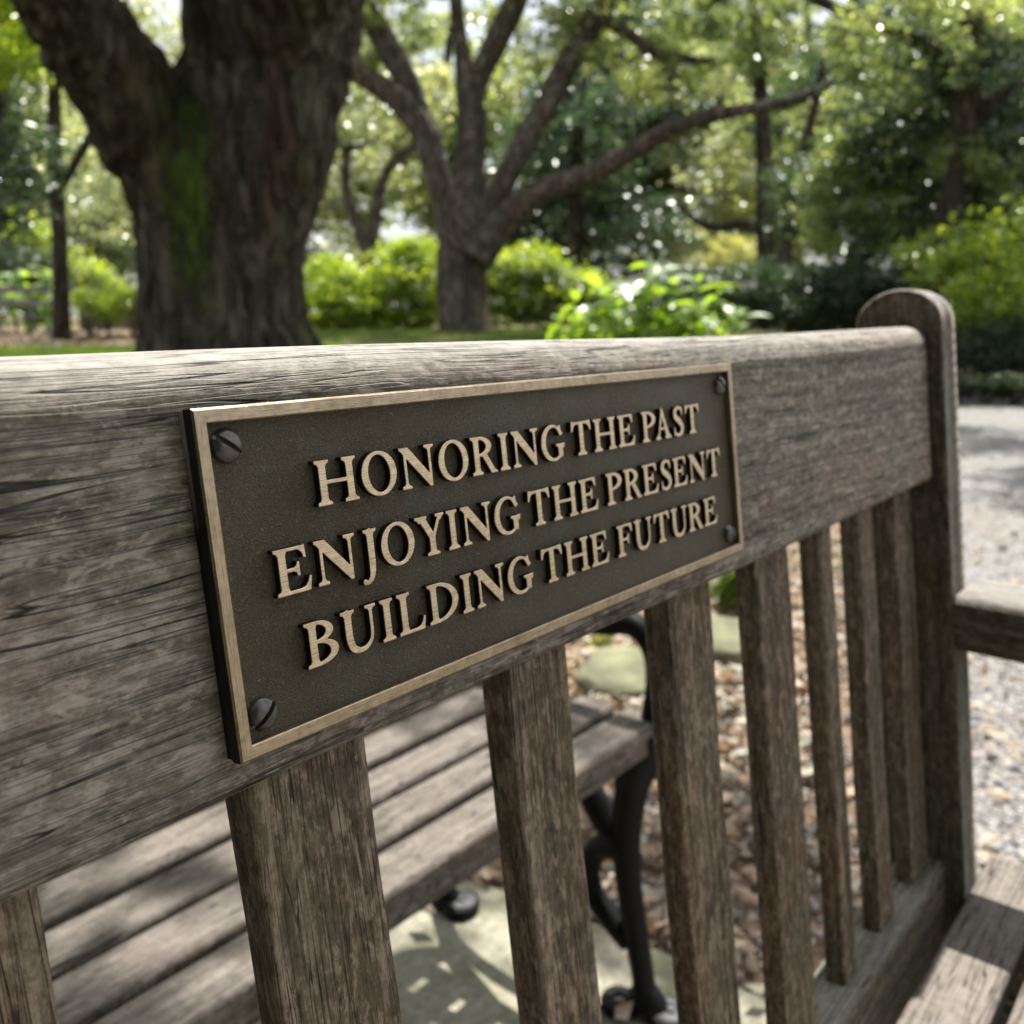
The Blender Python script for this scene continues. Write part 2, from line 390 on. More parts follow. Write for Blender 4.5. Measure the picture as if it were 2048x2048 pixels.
bench = empty('garden_bench', (0, 0, 0), 'weathered wooden garden bench with a bronze plaque on its top rail, nearest the viewer', 'bench')
BP = dict(parent=bench, loc=(0, 0, Z0), rot=(-A, 0, 0))
BL = -1.05                                   # left end of the bench
# top rail: y .0736..0.50 H, z from +.165 H down to -1.125 H
prof = rrect(0.0736 * H, 0.50 * H, -1.128 * H, 0.168 * H, (0.045 * H, 0.03 * H, 0.12 * H, 0.16 * H), 0.0011)
def sag(s):
    return (1.0, 0.0005 * math.sin(s * 9), 0.0007 * math.sin(s * 13 + 1))
obj('top_rail', loft(prof, 0, stations([(BL, -0.10, 0.006), (-0.10, 0.28, 0.0014), (0.28, 0.50, 0.002), (0.50, 0.5205, 0.001)]), sag, WX), **BP)
# lower rail
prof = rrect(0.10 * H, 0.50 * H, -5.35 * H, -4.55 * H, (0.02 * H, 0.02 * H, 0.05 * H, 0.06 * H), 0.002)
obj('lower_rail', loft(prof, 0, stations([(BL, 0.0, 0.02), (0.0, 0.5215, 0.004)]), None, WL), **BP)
# slats: left, right edges in H units
SL = [(0.151, 0.640), (1.405, 1.830), (2.69, 3.175), (3.76, 4.25), (4.745, 5.0), (5.51, 5.85), (6.35, 6.80), (-1.02, -0.487)]
SL += [(-1.02 - 1.2 * k, -0.55 - 1.2 * k) for k in range(1, 11)]
for i, (a, b) in enumerate(SL):
    near = i in (0, 1, 7)
    d = 0.0010 if near else 0.0018
    prof = rrect(a * H, b * H, 0.225 * H, 0.375 * H, 0.022 * H, d)
    st = stations([(-4.66 * H, -1.0 * H, 0.0022 if near else (0.004 if i < 8 else 0.03))])
    me = loft(prof, 2, st, lambda s, i=i: (1 + 0.012 * math.sin(s * 60 + i), 0.0005 * math.sin(s * 25 + i * 2), 0.0002 * math.sin(s * 40 + i)), WZ)
    obj('back_slat', me, **BP)
# posts: arch-topped profile in (y,z), swept in x
def post_mesh(x0, x1):
    y0, y1 = -0.055 * H, 0.645 * H; yc = (y0 + y1) / 2; r = (y1 - y0) / 2
    top = 0.20 * H
    pts = [(y0, -5.4 * H)]
    m = 60
    for j in range(1, m): pts.append((y0, -5.4 * H + (top + 5.4 * H) * j / m))
    for j in range(25):
        t = math.pi - math.pi * j / 24; pts.append((yc + r * math.cos(t), top + 0.84 * r * math.sin(t)))
    for j in range(1, m): pts.append((y1, top - (top + 5.4 * H) * j / m))
    pts.append((y1, -5.4 * H))
    # rear leg kicks back below the seat (stays upright in the world)
    k = math.tan(A) * 1.6
    pts.append((y1 + 0.02, -8.0 * H)); pts.append((y1 + 0.055, -10.62 * H)); pts.append((y0 + 0.055, -10.62 * H)); pts.append((y0 + 0.02, -8.0 * H))
    w = x1 - x0; e = 0.0022
    prof = pts
    def sh(s):
        d = min(s - x0, x1 - s); return (1.0 - (0.0 if d > e * 0.5 else 0.010), 0, 0)
    return loft(prof, 0, [x0, x0 + e, x0 + w * 0.33, x0 + w * 0.66, x1 - e, x1], None, WP)
pm = post_mesh(0, 0.42 * H)
bm = bmesh.new(); bm.from_mesh(pm)
bm.edges.ensure_lookup_table()
ed = [e for e in bm.edges if len(e.link_faces) == 2 and e.calc_face_angle(0) > math.radians(60)]
bmesh.ops.bevel(bm, geom=ed, offset=0.0022, segments=3, affect='EDGES', profile=0.6)
for f in bm.faces: f.smooth = True
bm.to_mesh(pm); bm.free()
obj('post', pm, parent=bench, loc=(6.865 * H, 0, Z0), rot=(-A, 0, 0))
obj('post', pm, parent=bench, loc=(BL - 0.42 * H - 0.001, 0, Z0), rot=(-A, 0, 0))
# seat: world frame
SEATZ = 0.4352
def plank(L, w, t, r, mat, d=0.004, dx=0.02, curve=0):
    return loft(rrect(0, w, -t, 0, r, d), 0, stations([(0, L, dx)]), None, mat)
pk = plank(0.587 - BL + 0.02, 0.0405, 0.020, 0.003, WS, 0.003, 0.012)
for k in range(9):
    obj('seat_slat', pk, parent=bench, loc=(BL - 0.02, -0.0925 - 0.0475 * k, SEATZ - 0.0006 * k))
# armrests
am = loft(rrect(0, 0.062, -0.037, 0, (0.004, 0.004, 0.006, 0.006), 0.003), 1, stations([(-0.47, 0.0, 0.01)]),
          None, WY)
AZ = 0.6415
obj('armrest', am, parent=bench, loc=(6.87 * H, -0.0265, AZ))
obj('armrest', am, parent=bench, loc=(BL - 0.062, -0.0265, AZ))
fl = loft(rrect(-0.025, 0.025, -0.025, 0.025, 0.003, 0.006), 2, stations([(0, AZ - 0.035, 0.02)]), None, WP)
ap = loft(rrect(-0.012, 0.012, -0.07, 0, 0.002, 0.006), 0, stations([(BL, 0.53, 0.02)]), None, WX)
sp = loft(rrect(-0.012, 0.012, -0.07, 0, 0.002, 0.006), 1, stations([(-0.43, -0.055, 0.02)]), None, WY)
for x in (BL - 0.03, 0.557):
    obj('front_leg', fl, parent=bench, loc=(x, -0.465, 0))
for x in (BL - 0.016, 0.541):
    obj('side_rail', sp, parent=bench, loc=(x, 0.0, SEATZ - 0.022))
obj('apron', ap, parent=bench, loc=(0, -0.455, SEATZ - 0.022))

# ------------------------------------------------------------------ plaque
PW = 3.174 * H; PH = 1.0 * H
B = 0.0425 * H; REC = 0.029 * H; TH = 0.0736 * H
plaque = empty('memorial_plaque', (0, 0, Z0), 'rectangular dark bronze plaque with raised lettering screwed to the bench top rail', 'plaque')
plaque.rotation_euler = (-A, 0, 0)
def frame_mesh():
    e = 0.006 * H
    loops = [(0.0, TH * 0.60), (0.0, e), (e, 0.0), (B - e * 0.6, 0.0), (B, e * 0.6), (B, REC + 0.0006)]
    V, Fc, fm = [], [], []
    for o, y in loops:
        for x, z in ((o, -o), (PW - o, -o), (PW - o, -(PH - o)), (o, -(PH - o))): V.append((x, y, z))
    for i in range(len(loops) - 1):
        for j in range(4):
            a = i * 4 + j; b = i * 4 + (j + 1) % 4
            Fc.append((a, b, b + 4, a + 4)); fm.append(0 if i == 0 else (1 if j in (0, 2) else 2))
    me = mesh_np('border', V, Fc, [SIDE, BRX, BRZ], smooth=False, fm=fm)
    bm = bmesh.new(); bm.from_mesh(me)
    c = Vector((PW / 2, 0, -PH / 2))
    for f in bm.faces:
        f.normal_update()
    bmesh.ops.recalc_face_normals(bm, faces=bm.faces); bm.to_mesh(me); bm.free()
    return me
fr = frame_mesh()
obj('border', fr, plaque)
# back plate with a field subdivided a little for a cast, uneven surface
def plate():
    nx, nz = 120, 40
    xs = np.linspace(B * 0.5, PW - B * 0.5, nx); zs = np.linspace(-B * 0.5, -PH + B * 0.5, nz)
    V = []; Fc = []
    for z in zs:
        for x in xs:
            h = mnoise.noise(Vector((x * 60, 0, z * 60))) * 0.00012
            V.append((x, REC + h, z))
    for j in range(nz - 1):
        for i in range(nx - 1):
            a = j * nx + i; Fc.append((a, a + nx, a + nx + 1, a + 1))
    fm = [0] * len(Fc)
    # slab behind
    k = len(V); o = 0.0003
    for y in (TH * 0.55, TH + 0.0002):
        for x, z in ((o, -o), (PW - o, -o), (PW - o, -PH + o), (o, -PH + o)): V.append((x, y, z))
    for j in range(4):
        a = k + j; b = k + (j + 1) % 4; Fc.append((a, a + 4, b + 4, b)); fm.append(1)
    return mesh_np('back_plate', V, Fc, [PAT, SIDE], smooth=True, fm=fm)
obj('back_plate', plate(), plaque)
# slotted dome screws
def screw_mesh(r, h):
    w = 0.15; e = 0.02
    xs = [-1 + 0.0] + list(np.linspace(-0.97, -w - e, 12)) + [-w, -w + 0.001, w - 0.001, w] + list(np.linspace(w + e, 0.97, 12)) + [1.0]
    V, Fc = [], []; m = 18
    for x in xs:
        s = math.sqrt(max(1 - x * x, 0.0))
        inslot = abs(x) < w - 0.0005
        for j in range(m + 1):
            y = -s + 2 * s * j / m
            q = math.sqrt(max(0.0, 1 - (x * x + y * y)))
            z = h * (q ** 0.9)
            if inslot: z = min(z, h * 0.12)
            V.append((x * r, -z, y * r))
    n = m + 1
    for i in range(len(xs) - 1):
        for j in range(m):
            a = i * n + j; Fc.append((a, a + n, a + n + 1, a + 1))
    me = mesh_np('screw', V, Fc, [STEEL], smooth=True)
    bm = bmesh.new(); bm.from_mesh(me); bmesh.ops.remove_doubles(bm, verts=bm.verts, dist=1e-7)
    bmesh.ops.recalc_face_normals(bm, faces=bm.faces); bm.to_mesh(me); bm.free()
    try: me.set_sharp_from_angle(angle=math.radians(40))
    except Exception: pass
    return me
scm = screw_mesh(0.050 * H, 0.032 * H)
for (u, v, ang) in ((0.108, 0.110, -52), (0.106, 0.887, 50), (3.066, 0.110, -42), (3.060, 0.890, 5)):
    o = obj('screw', scm, plaque, (u * H, REC - 0.0001, -v * H), (0, math.radians(ang), 0))

# --- letters: signed distance fields -> outline -> extruded, bevelled mesh
GN = 0.0125
def grid(w, y0, y1):
    xs = np.arange(-0.12, w + 0.12, GN); ys = np.arange(y0 - 0.1, y1 + 0.1, GN)
    return np.meshgrid(xs, ys)
def fpoly(X, Y, pts):
    d = np.full(X.shape, 1e9); ins = np.zeros(X.shape, bool); n = len(pts)
    for i in range(n):
        x1, y1 = pts[i]; x2, y2 = pts[(i + 1) % n]
        ex, ey = x2 - x1, y2 - y1; L = ex * ex + ey * ey + 1e-12
        t = np.clip(((X - x1) * ex + (Y - y1) * ey) / L, 0, 1)
        d = np.minimum(d, np.hypot(X - x1 - t * ex, Y - y1 - t * ey))
        c = ((y1 > Y) != (y2 > Y)) & (X < (x2 - x1) * (Y - y1) / ((y2 - y1) if y2 != y1 else 1e-9) + x1)
        ins ^= c
    return np.where(ins, -d, d)
def fell(X, Y, cx, cy, rx, ry, rot=0):
    a = math.radians(rot); x = (X - cx) * math.cos(a) + (Y - cy) * math.sin(a); y = -(X - cx) * math.sin(a) + (Y - cy) * math.cos(a)
    return (np.sqrt((x / rx) ** 2 + (y / ry) ** 2) - 1) * min(rx, ry)
def fstroke(X, Y, pts):
    """pts (x,y,halfwidth), smoothed by Catmull-Rom"""
    P = np.array(pts, float); Q = []
    n = len(P)
    for i in range(n - 1):
        p0, p1, p2, p3 = P[max(i - 1, 0)], P[i], P[i + 1], P[min(i + 2, n - 1)]
        for t in np.linspace(0, 1, 9)[:-1]:
            Q.append(0.5 * ((2 * p1) + (-p0 + p2) * t + (2 * p0 - 5 * p1 + 4 * p2 - p3) * t * t + (-p0 + 3 * p1 - 3 * p2 + p3) * t ** 3))
    Q.append(P[-1]); d = np.full(X.shape, 1e9)
    for a, b in zip(Q[:-1], Q[1:]):
        ex, ey = b[0] - a[0], b[1] - a[1]; L = ex * ex + ey * ey + 1e-12
        t = np.clip(((X - a[0]) * ex + (Y - a[1]) * ey) / L, 0, 1)
        d = np.minimum(d, np.hypot(X - a[0] - t * ex, Y - a[1] - t * ey) - (a[2] + t * (b[2] - a[2])))
    return d
def rect(x0, y0, x1, y1): return [(x0, y0), (x1, y0), (x1, y1), (x0, y1)]
def sfb(xl, xr, s=0.105, s2=None):      # foot serif
    s2 = s if s2 is None else s2
    return [(xl - s, 0), (xr + s2, 0), (xr + s2, .045), (xr + .03, .078), (xr - 0.001, .14), (xl + 0.001, .14), (xl - .03, .078), (xl - s, .045)]
def sft(xl, xr, s=0.105, s2=None):
    return [(x, 1 - y) for x, y in sfb(xl, xr, s, s2)]
S_ = 0.185
def G(ch):
    U, D, w, y0, y1 = [], [], 1.0, 0, 1      # union prims, subtract prims
    p = lambda pts: U.append(('p', pts)); e = lambda *a: U.append(('e', a)); s = lambda pts: U.append(('s', pts))
    de = lambda *a: D.append(('e', a)); dp = lambda pts: D.append(('p', pts))
    def bowl(x0, yb, yt, xr, thick=0.185, thin=0.062):
        # D-shaped bowl from stem edge x0: outer minus inner ellipse, right half, with straight parts
        cx = x0 + 0.10; cy = (yb + yt) / 2; ry = (yt - yb) / 2
        return ('b', (x0, cx, cy, xr - cx, ry, thick, thin))
    if ch == 'I': p(rect(.11, 0, .11 + S_, 1)); p(sfb(.11, .295)); p(sft(.11, .295)); w = .405
    elif ch == 'H':
        for x in (.11, .90): p(rect(x, 0, x + S_, 1)); p(sfb(x, x + S_)); p(sft(x, x + S_))
        p(rect(.2, .475, 1.0, .54)); w = 1.195
    elif ch == 'O': e(.55, .5, .55, .525, 0); de(.55, .5, .355, .462, 6); w = 1.10
    elif ch == 'N':
        p(rect(.135, .0, .205, .95)); p(sfb(.135, .205, .115)); p(rect(.985, .02, 1.055, 1)); p(sft(.985, 1.055, .125))
        p([(.0, 1), (.0, .955), (.06, .925), (.135, .84), (.98, -.025), (1.055, -.025), (1.055, .20), (.30, 1)]); w = 1.19
    elif ch == 'E' or ch == 'F':
        p(rect(.11, 0, .295, 1)); p(sft(.11, .295, .11, .05)); p(rect(.2, .945, .80, 1))
        p([(.62, 1), (.835, 1), (.845, .74), (.80, .74), (.765, .85), (.70, .92), (.62, .947)])
        p(rect(.2, .485, .62, .545)); p([(.50, .545), (.57, .58), (.60, .66), (.645, .66), (.645, .365), (.60, .365), (.57, .45), (.50, .485)])
        if ch == 'F': p(sfb(.11, .295, .11, .13)); w = .86
        else:
            p(sfb(.11, .295, .11, .05)); p(rect(.2, 0, .85, .058)); p([(.64, 0), (.885, 0), (.945, .29), (.895, .295), (.835, .16), (.76, .085), (.64, .056)]); w = .955
    elif ch == 'L':
        p(rect(.11, 0, .295, 1)); p(sft(.11, .295, .11, .12)); p(sfb(.11, .295, .11, .05)); p(rect(.2, 0, .8, .058))
        p([(.60, 0), (.84, 0), (.90, .30), (.85, .305), (.79, .165), (.72, .085), (.60, .056)]); w = .90
    elif ch == 'T':
        p(rect(.41, 0, .595, 1)); p(sfb(.41, .595, .12)); p(rect(.06, .94, .945, 1))
        p([(.03, 1.015), (.28, 1.0), (.28, .945), (.17, .915), (.10, .84), (.055, .73), (.01, .735)])
        p([(.975, 1.015), (.725, 1.0), (.725, .945), (.835, .915), (.905, .84), (.95, .73), (.995, .735)]); w = 1.0
    elif ch == 'P':
        p(rect(.11, 0, .295, 1)); p(sfb(.11, .295, .11, .13)); p(sft(.11, .295, .11, .02)); U.append(bowl(.2, .455, 1.0, .84)); w = .85
    elif ch == 'R':
        p(rect(.11, 0, .295, 1)); p(sfb(.11, .295, .11, .10)); p(sft(.11, .295, .11, .02)); U.append(bowl(.2, .475, 1.0, .80))
        p([(.42, .51), (.60, .53), (.90, .075), (.985, .045), (.985, 0), (.76, 0)]); w = .985
    elif ch == 'B':
        p(rect(.11, 0, .295, 1)); p(sfb(.11, .295, .11, .02)); p(sft(.11, .295, .11, .02)); U.append(bowl(.2, .51, 1.0, .77, .175)); U.append(bowl(.2, 0, .57, .87, .19)); w = .88
    elif ch == 'D':
        p(rect(.11, 0, .295, 1)); p(sfb(.11, .295, .11, .02)); p(sft(.11, .295, .11, .02)); U.append(bowl(.2, 0, 1.0, 1.07, .195)); w = 1.08
    elif ch == 'U':
        p(sft(.11, .295)); p(sft(.86, .935, .12))
        s([(.2025, .93, .0925), (.2025, .6, .0925), (.205, .36, .092), (.27, .14, .083), (.42, .035, .062), (.58, .022, .046), (.74, .08, .040), (.86, .22, .038), (.897, .42, .0375), (.8975, .7, .0375), (.8975, .94, .0375)]); w = 1.05
    elif ch == 'J':
        p(sft(.235, .42)); s([(.3275, .93, .0925), (.3275, .5, .0925), (.325, .2, .09), (.30, -.02, .078), (.23, -.17, .056), (.13, -.23, .040), (.06, -.22, .04)])
        e(.045, -.205, .062, .062, 0); w = .53; y0 = -.3
    elif ch == 'Y':
        p(rect(.47, 0, .655, .5)); p(sfb(.47, .655, .12)); p([(.11, 1), (.325, 1), (.64, .50), (.655, .36), (.47, .36), (.47, .44)])
        p([(.855, 1), (.935, 1), (.655, .44), (.59, .50)]); p(sft(.12, .31, .12, .10)); p(sft(.855, .93, .12, .11)); w = 1.04
    elif ch == 'A':
        p([(.13, 0), (.20, 0), (.50, .86), (.44, .98)]); p([(.40, 1.03), (.50, 1.03), (.92, 0), (.72, 0)]); p(rect(.26, .315, .78, .37))
        p(sfb(.13, .20, .12, .11)); p(sfb(.73, .915, .09, .10)); w = 1.02
    elif ch == 'S':
        s([(.64, .80, .030), (.60, .90, .036), (.50, .965, .042), (.37, .975, .048), (.23, .92, .066), (.165, .80, .082), (.20, .67, .090), (.34, .565, .095), (.50, .46, .097), (.60, .34, .090), (.615, .20, .078), (.53, .075, .058), (.38, .022, .045), (.24, .04, .042), (.13, .12, .036), (.09, .23, .028)])
        p([(.615, .985), (.66, .985), (.665, .72), (.625, .72)]); p([(.065, .30), (.11, .30), (.125, .02), (.08, .02)]); w = .72
    elif ch == 'G':
        e(.55, .5, .55, .525, 0); de(.60, .5, .405, .46, 3)
        dp([(.56, .5), (.80, .45), (1.4, .45), (1.4, .78), (.97, .73), (.80, .80), (.70, .60)])
        p([(.90, .985), (.945, .985), (.965, .70), (.915, .70), (.85, .82), (.78, .90)])
        p(rect(.80, .06, .985, .42)); p([(.69, .445), (1.075, .445), (1.075, .405), (1.01, .375), (.985, .33), (.80, .33), (.775, .38), (.69, .405)])
        dp([(.99, -.1), (1.3, -.1), (1.3, .33), (.99, .33)]); w = 1.06
    X, Y = grid(w, y0, y1)
    d = np.full(X.shape, 1e9)
    def ev(k, a):
        if k == 'p': return fpoly(X, Y, a)
        if k == 'e': return fell(X, Y, *a)
        if k == 's': return fstroke(X, Y, a)
        if k == 'b':
            x0, cx, cy, rx, ry, th, tn = a
            out = np.where(X < cx, np.maximum(np.abs(Y - cy) - ry, x0 - X), fell(X, Y, cx, cy, rx, ry))
            ir = ry - tn
            inn = np.where(X < cx, np.abs(Y - cy) - ir, fell(X, Y, cx, cy, rx - th, ir))
            return np.maximum(out, -inn)
    late = []
    if ch == 'G':
        d = np.minimum(d, ev(*U[0])); d = np.maximum(d, -ev(*D[0])); d = np.maximum(d, -ev(*D[1]))
        for u in U[1:]: d = np.minimum(d, ev(*u))
        # tidy the right side below the spur
        d = np.maximum(d, -ev(*D[2]))
    else:
        for u in U: d = np.minimum(d, ev(*u))
        for u in D: d = np.maximum(d, -ev(*u))
    return X, Y, d, w
def contours(X, Y, D):
    D = D + 1e-7; h, w = D.shape; nxt = {}
    S = D < 0
    def ip(i0, j0, i1, j1):
        a, b = D[i0, j0], D[i1, j1]; t = a / (a - b)
        return (X[i0, j0] + t * (X[i1, j1] - X[i0, j0]), Y[i0, j0] + t * (Y[i1, j1] - Y[i0, j0]))
    E = {}
    ii, jj = np.nonzero((S[:-1, :-1].astype(int) + S[1:, :-1] + S[:-1, 1:] + S[1:, 1:]) % 4 != 0)
    tab = {1: [(3, 0)], 2: [(0, 1)], 3: [(3, 1)], 4: [(1, 2)], 5: [(3, 0), (1, 2)], 6: [(0, 2)], 7: [(3, 2)], 8: [(2, 3)], 9: [(2, 0)], 10: [(0, 1), (2, 3)], 11: [(2, 1)], 12: [(1, 3)], 13: [(1, 0)], 14: [(0, 3)]}
    for i, j in zip(ii.tolist(), jj.tolist()):
        c = int(S[i, j]) | int(S[i, j + 1]) << 1 | int(S[i + 1, j + 1]) << 2 | int(S[i + 1, j]) << 3
        ek = {0: ('h', i, j), 1: ('v', i, j + 1), 2: ('h', i + 1, j), 3: ('v', i, j)}
        for a, b in tab.get(c, []):
            nxt[ek[a]] = ek[b]
            for q in (a, b):
                kx = ek[q]
                if kx not in E:
                    E[kx] = ip(kx[1], kx[2], kx[1], kx[2] + 1) if kx[0] == 'h' else ip(kx[1], kx[2], kx[1] + 1, kx[2])
    loops = []
    while nxt:
        k0 = next(iter(nxt)); L = []; k = k0
        while k in nxt:
            L.append(E[k]); k = nxt.pop(k)
        if len(L) > 8: loops.append(np.array(L))
    return loops
def rdp(P, eps):
    def rec(a, b):
        if b <= a + 1: return []
        p, q = P[a], P[b]; e = q - p; L = np.hypot(*e) + 1e-12
        s = P[a + 1:b]; d = np.abs(e[0] * (s[:, 1] - p[1]) - e[1] * (s[:, 0] - p[0])) / L
        k = int(d.argmax())
        if d[k] < eps: return []
        k += a + 1
        return rec(a, k) + [k] + rec(k, b)
    P = np.vstack([P, P[:1]]); far = int(np.hypot(*(P - P[0]).T).argmax())
    ids = [0] + rec(0, far) + [far] + rec(far, len(P) - 1)
    return P[ids]
CAP = 0.1365 * H; LDEP = 0.0245 * H
glyphs = {}
dg = None
def glyph(ch):
    if ch in glyphs: return glyphs[ch]
    X, Y, D, w = G(ch)
    cu = bpy.data.curves.new('letter_' + ch.lower(), 'CURVE'); cu.dimensions = '2D'; cu.fill_mode = 'BOTH'
    cu.extrude = LDEP / 2; cu.bevel_depth = 0.00020; cu.bevel_resolution = 2; cu.offset = -0.00020
    for P in contours(X, Y, D - 0.013):
        P = rdp(P, 0.0022) * CAP
        sp_ = cu.splines.new('POLY'); sp_.points.add(len(P) - 1)
        for i, (x, y) in enumerate(P): sp_.points[i].co = (x, y, 0, 1)
        sp_.use_cyclic_u = True
    t = bpy.data.objects.new('tmp', cu); COL.objects.link(t)
    bpy.context.view_layer.update()
    me = bpy.data.meshes.new_from_object(t.evaluated_get(bpy.context.evaluated_depsgraph_get()))
    bpy.data.objects.remove(t); bpy.data.curves.remove(cu)
    co = np.empty(len(me.vertices) * 3, np.float32); me.vertices.foreach_get('co', co); co = co.reshape(-1, 3)
    co = np.stack([co[:, 0], -co[:, 2], co[:, 1]], 1); me.vertices.foreach_set('co', co.ravel())
    me.materials.clear(); me.materials.append(BRL); me.materials.append(SIDE)
    me.update()
    for pg in me.polygons:
        pg.use_smooth = False
        pg.material_index = 1 if (abs(pg.normal.y) < 0.2) else 0
    me.name = 'letter_' + ch.lower()
    glyphs[ch] = (me, w); return glyphs[ch]
LINES = [(0.3255, [('HONORING', 0.385, 1.650), ('THE', 1.708, 2.190), ('PAST', 2.255, 2.790)]),
         (0.5655, [('ENJOYING', 0.198, 1.325), ('THE', 1.385, 1.860), ('PRESENT', 1.930, 2.978)]),
         (0.8035, [('BUILDING', 0.272, 1.368), ('THE', 1.432, 1.905), ('FUTURE', 1.978, 2.905)])]
GAP = 0.15
KERN = {'JO': -0.02, 'YI': -0.05, 'PA': -0.16, 'AS': 0.02, 'LD': 0.0, 'OY': -0.06, 'FU': 0.0, 'RE': 0.0}
for base, words in LINES:
    for wd, x0, x1 in words:
        xs = []; x = 0
        for i, ch in enumerate(wd):
            if i: x += GAP + KERN.get(wd[i - 1:i + 1], 0)
            xs.append(x); x += glyph(ch)[1]
        k = (x1 - x0) * H / (x * CAP)
        for ch, xx in zip(wd, xs):
            o = obj('letter', glyph(ch)[0], plaque, (x0 * H + xx * CAP * k, REC - LDEP / 2 + 0.0001, -base * H))
            o.scale = (k, 1, 1)

# ------------------------------------------------------------------ second bench
b2 = empty('iron_frame_bench', (0.74, 0.31, 0), 'bench with grey wooden planks and black cast iron ends seen through the back slats', 'bench')
B2L = -2.0                                   # plank length to the left of the right-hand end
pl2 = loft(rrect(0, 0.0478, -0.038, 0, 0.006, 0.004), 0, stations([(B2L, 0.012, 0.012)]), None, WS)
for k in range(6):
    sagz = 0.004 * math.cos(k / 5 * math.pi * 2) - 0.004
    obj('seat_plank', pl2, b2, (0.0 + random.uniform(-.004, .004), 0.003 + 0.0620 * k, 0.38 + sagz))
for k in range(3):
    obj('back_plank', pl2, b2, (0.0, 0.395 + 0.022 * k, 0.47 + 0.085 * k), (math.radians(78), 0, 0))
def tube(pts, radii, seg=10, flat=(1, 1)):
    """swept tube through (x,y,z) points; returns verts, faces"""
    P = np.array(pts, float); V = []; Fc = []
    up = np.array((1.0, 0.31, 0.17)); up /= np.linalg.norm(up)
    for i in range(len(P)):
        t = P[min(i + 1, len(P) - 1)] - P[max(i - 1, 0)]; t /= np.linalg.norm(t) + 1e-9
        a = np.cross(t, up); a /= np.linalg.norm(a) + 1e-9; b = np.cross(t, a)
        for j in range(seg):
            th = 2 * math.pi * j / seg
            V.append(P[i] + radii[i] * (math.cos(th) * a * flat[0] + math.sin(th) * b * flat[1]))
    n = seg
    for i in range(len(P) - 1):
        for j in range(n):
            Fc.append((i * n + j, i * n + (j + 1) % n, (i + 1) * n + (j + 1) % n, (i + 1) * n + j))
    Fc.append(tuple(range(n))[::-1]); Fc.append(tuple((len(P) - 1) * n + j for j in range(n)))
    return V, Fc
def crom(P, k=6):
    P = np.array(P, float); Q = []; n = len(P)
    for i in range(n - 1):
        p0, p1, p2, p3 = P[max(i - 1, 0)], P[i], P[i + 1], P[min(i + 2, n - 1)]
        for t in np.linspace(0, 1, k + 1)[:-1]:
            Q.append(0.5 * ((2 * p1) + (-p0 + p2) * t + (2 * p0 - 5 * p1 + 4 * p2 - p3) * t * t + (-p0 + 3 * p1 - 3 * p2 + p3) * t ** 3))
    Q.append(P[-1]); return np.array(Q)
class MB:
    def __init__(s): s.V = []; s.F = []
    def add(s, V, Fc):
        k = len(s.V); s.V += [tuple(v) for v in V]; s.F += [tuple(i + k for i in f) for f in Fc]
    def tube(s, pts4, seg=10, k=6, rough=0, flat=(1, 1), seed=0, ridge=0.0):
        Q = crom(pts4, k); V, Fc = tube(Q[:, :3], Q[:, 3], seg, flat)
        if rough:
            out = []
            for i, v in enumerate(V):
                c = Q[i // seg, :3]; d = np.array(v) - c; r = Q[i // seg, 3]
                q = mnoise.noise(Vector((v[0] / r * 1.1 + seed, v[1] / r * 1.1, v[2] / r * 0.35)))
                q2 = mnoise.noise(Vector((v[0] / r * 3.1 + seed, v[1] / r * 3.1, v[2] / r * 0.7)))
                rg = 0.0
                if ridge:
                    w_ = mnoise.noise(Vector((v[0] * 2.2, v[1] * 2.2, v[2] * 1.5))) * 1.2
                    a1 = abs(mnoise.noise(Vector((v[0] * 7.5 + w_, v[1] * 7.5 + seed, v[2] * 1.7))))
                    a2 = abs(mnoise.noise(Vector((v[0] * 15 + w_, v[1] * 15, v[2] * 5.0 + seed))))
                    rg = ridge * (min(a1 * 3.2, 1.0) * 0.7 + min(a2 * 3.0, 1.0) * 0.3 - 0.6) / r
                out.append(c + d * (1 + rough * (q * 1.2 + q2 * 0.5) + rg))
            V = out
        s.add(V, Fc)
    def box(s, x0, y0, z0, x1, y1, z1):
        V = [(x, y, z) for x in (x0, x1) for y in (y0, y1) for z in (z0, z1)]
        s.add(V, [(0, 1, 3, 2), (4, 6, 7, 5), (0, 4, 5, 1), (2, 3, 7, 6), (0, 2, 6, 4), (1, 5, 7, 3)])
    def mesh(s, name, mat, smooth=True, sharp=50):
        me = mesh_np(name, s.V, s.F, mat, smooth)
        bm = bmesh.new(); bm.from_mesh(me); bmesh.ops.recalc_face_normals(bm, faces=bm.faces); bm.to_mesh(me); bm.free()
        if smooth:
            try: me.set_sharp_from_angle(angle=math.radians(sharp))
            except Exception: pass
        return me
def yz(pts, x=0.0): return [(x, p[0] - 0.31, p[1], p[2]) for p in pts]
m = MB()
fl_ = (1.0, 1.15)
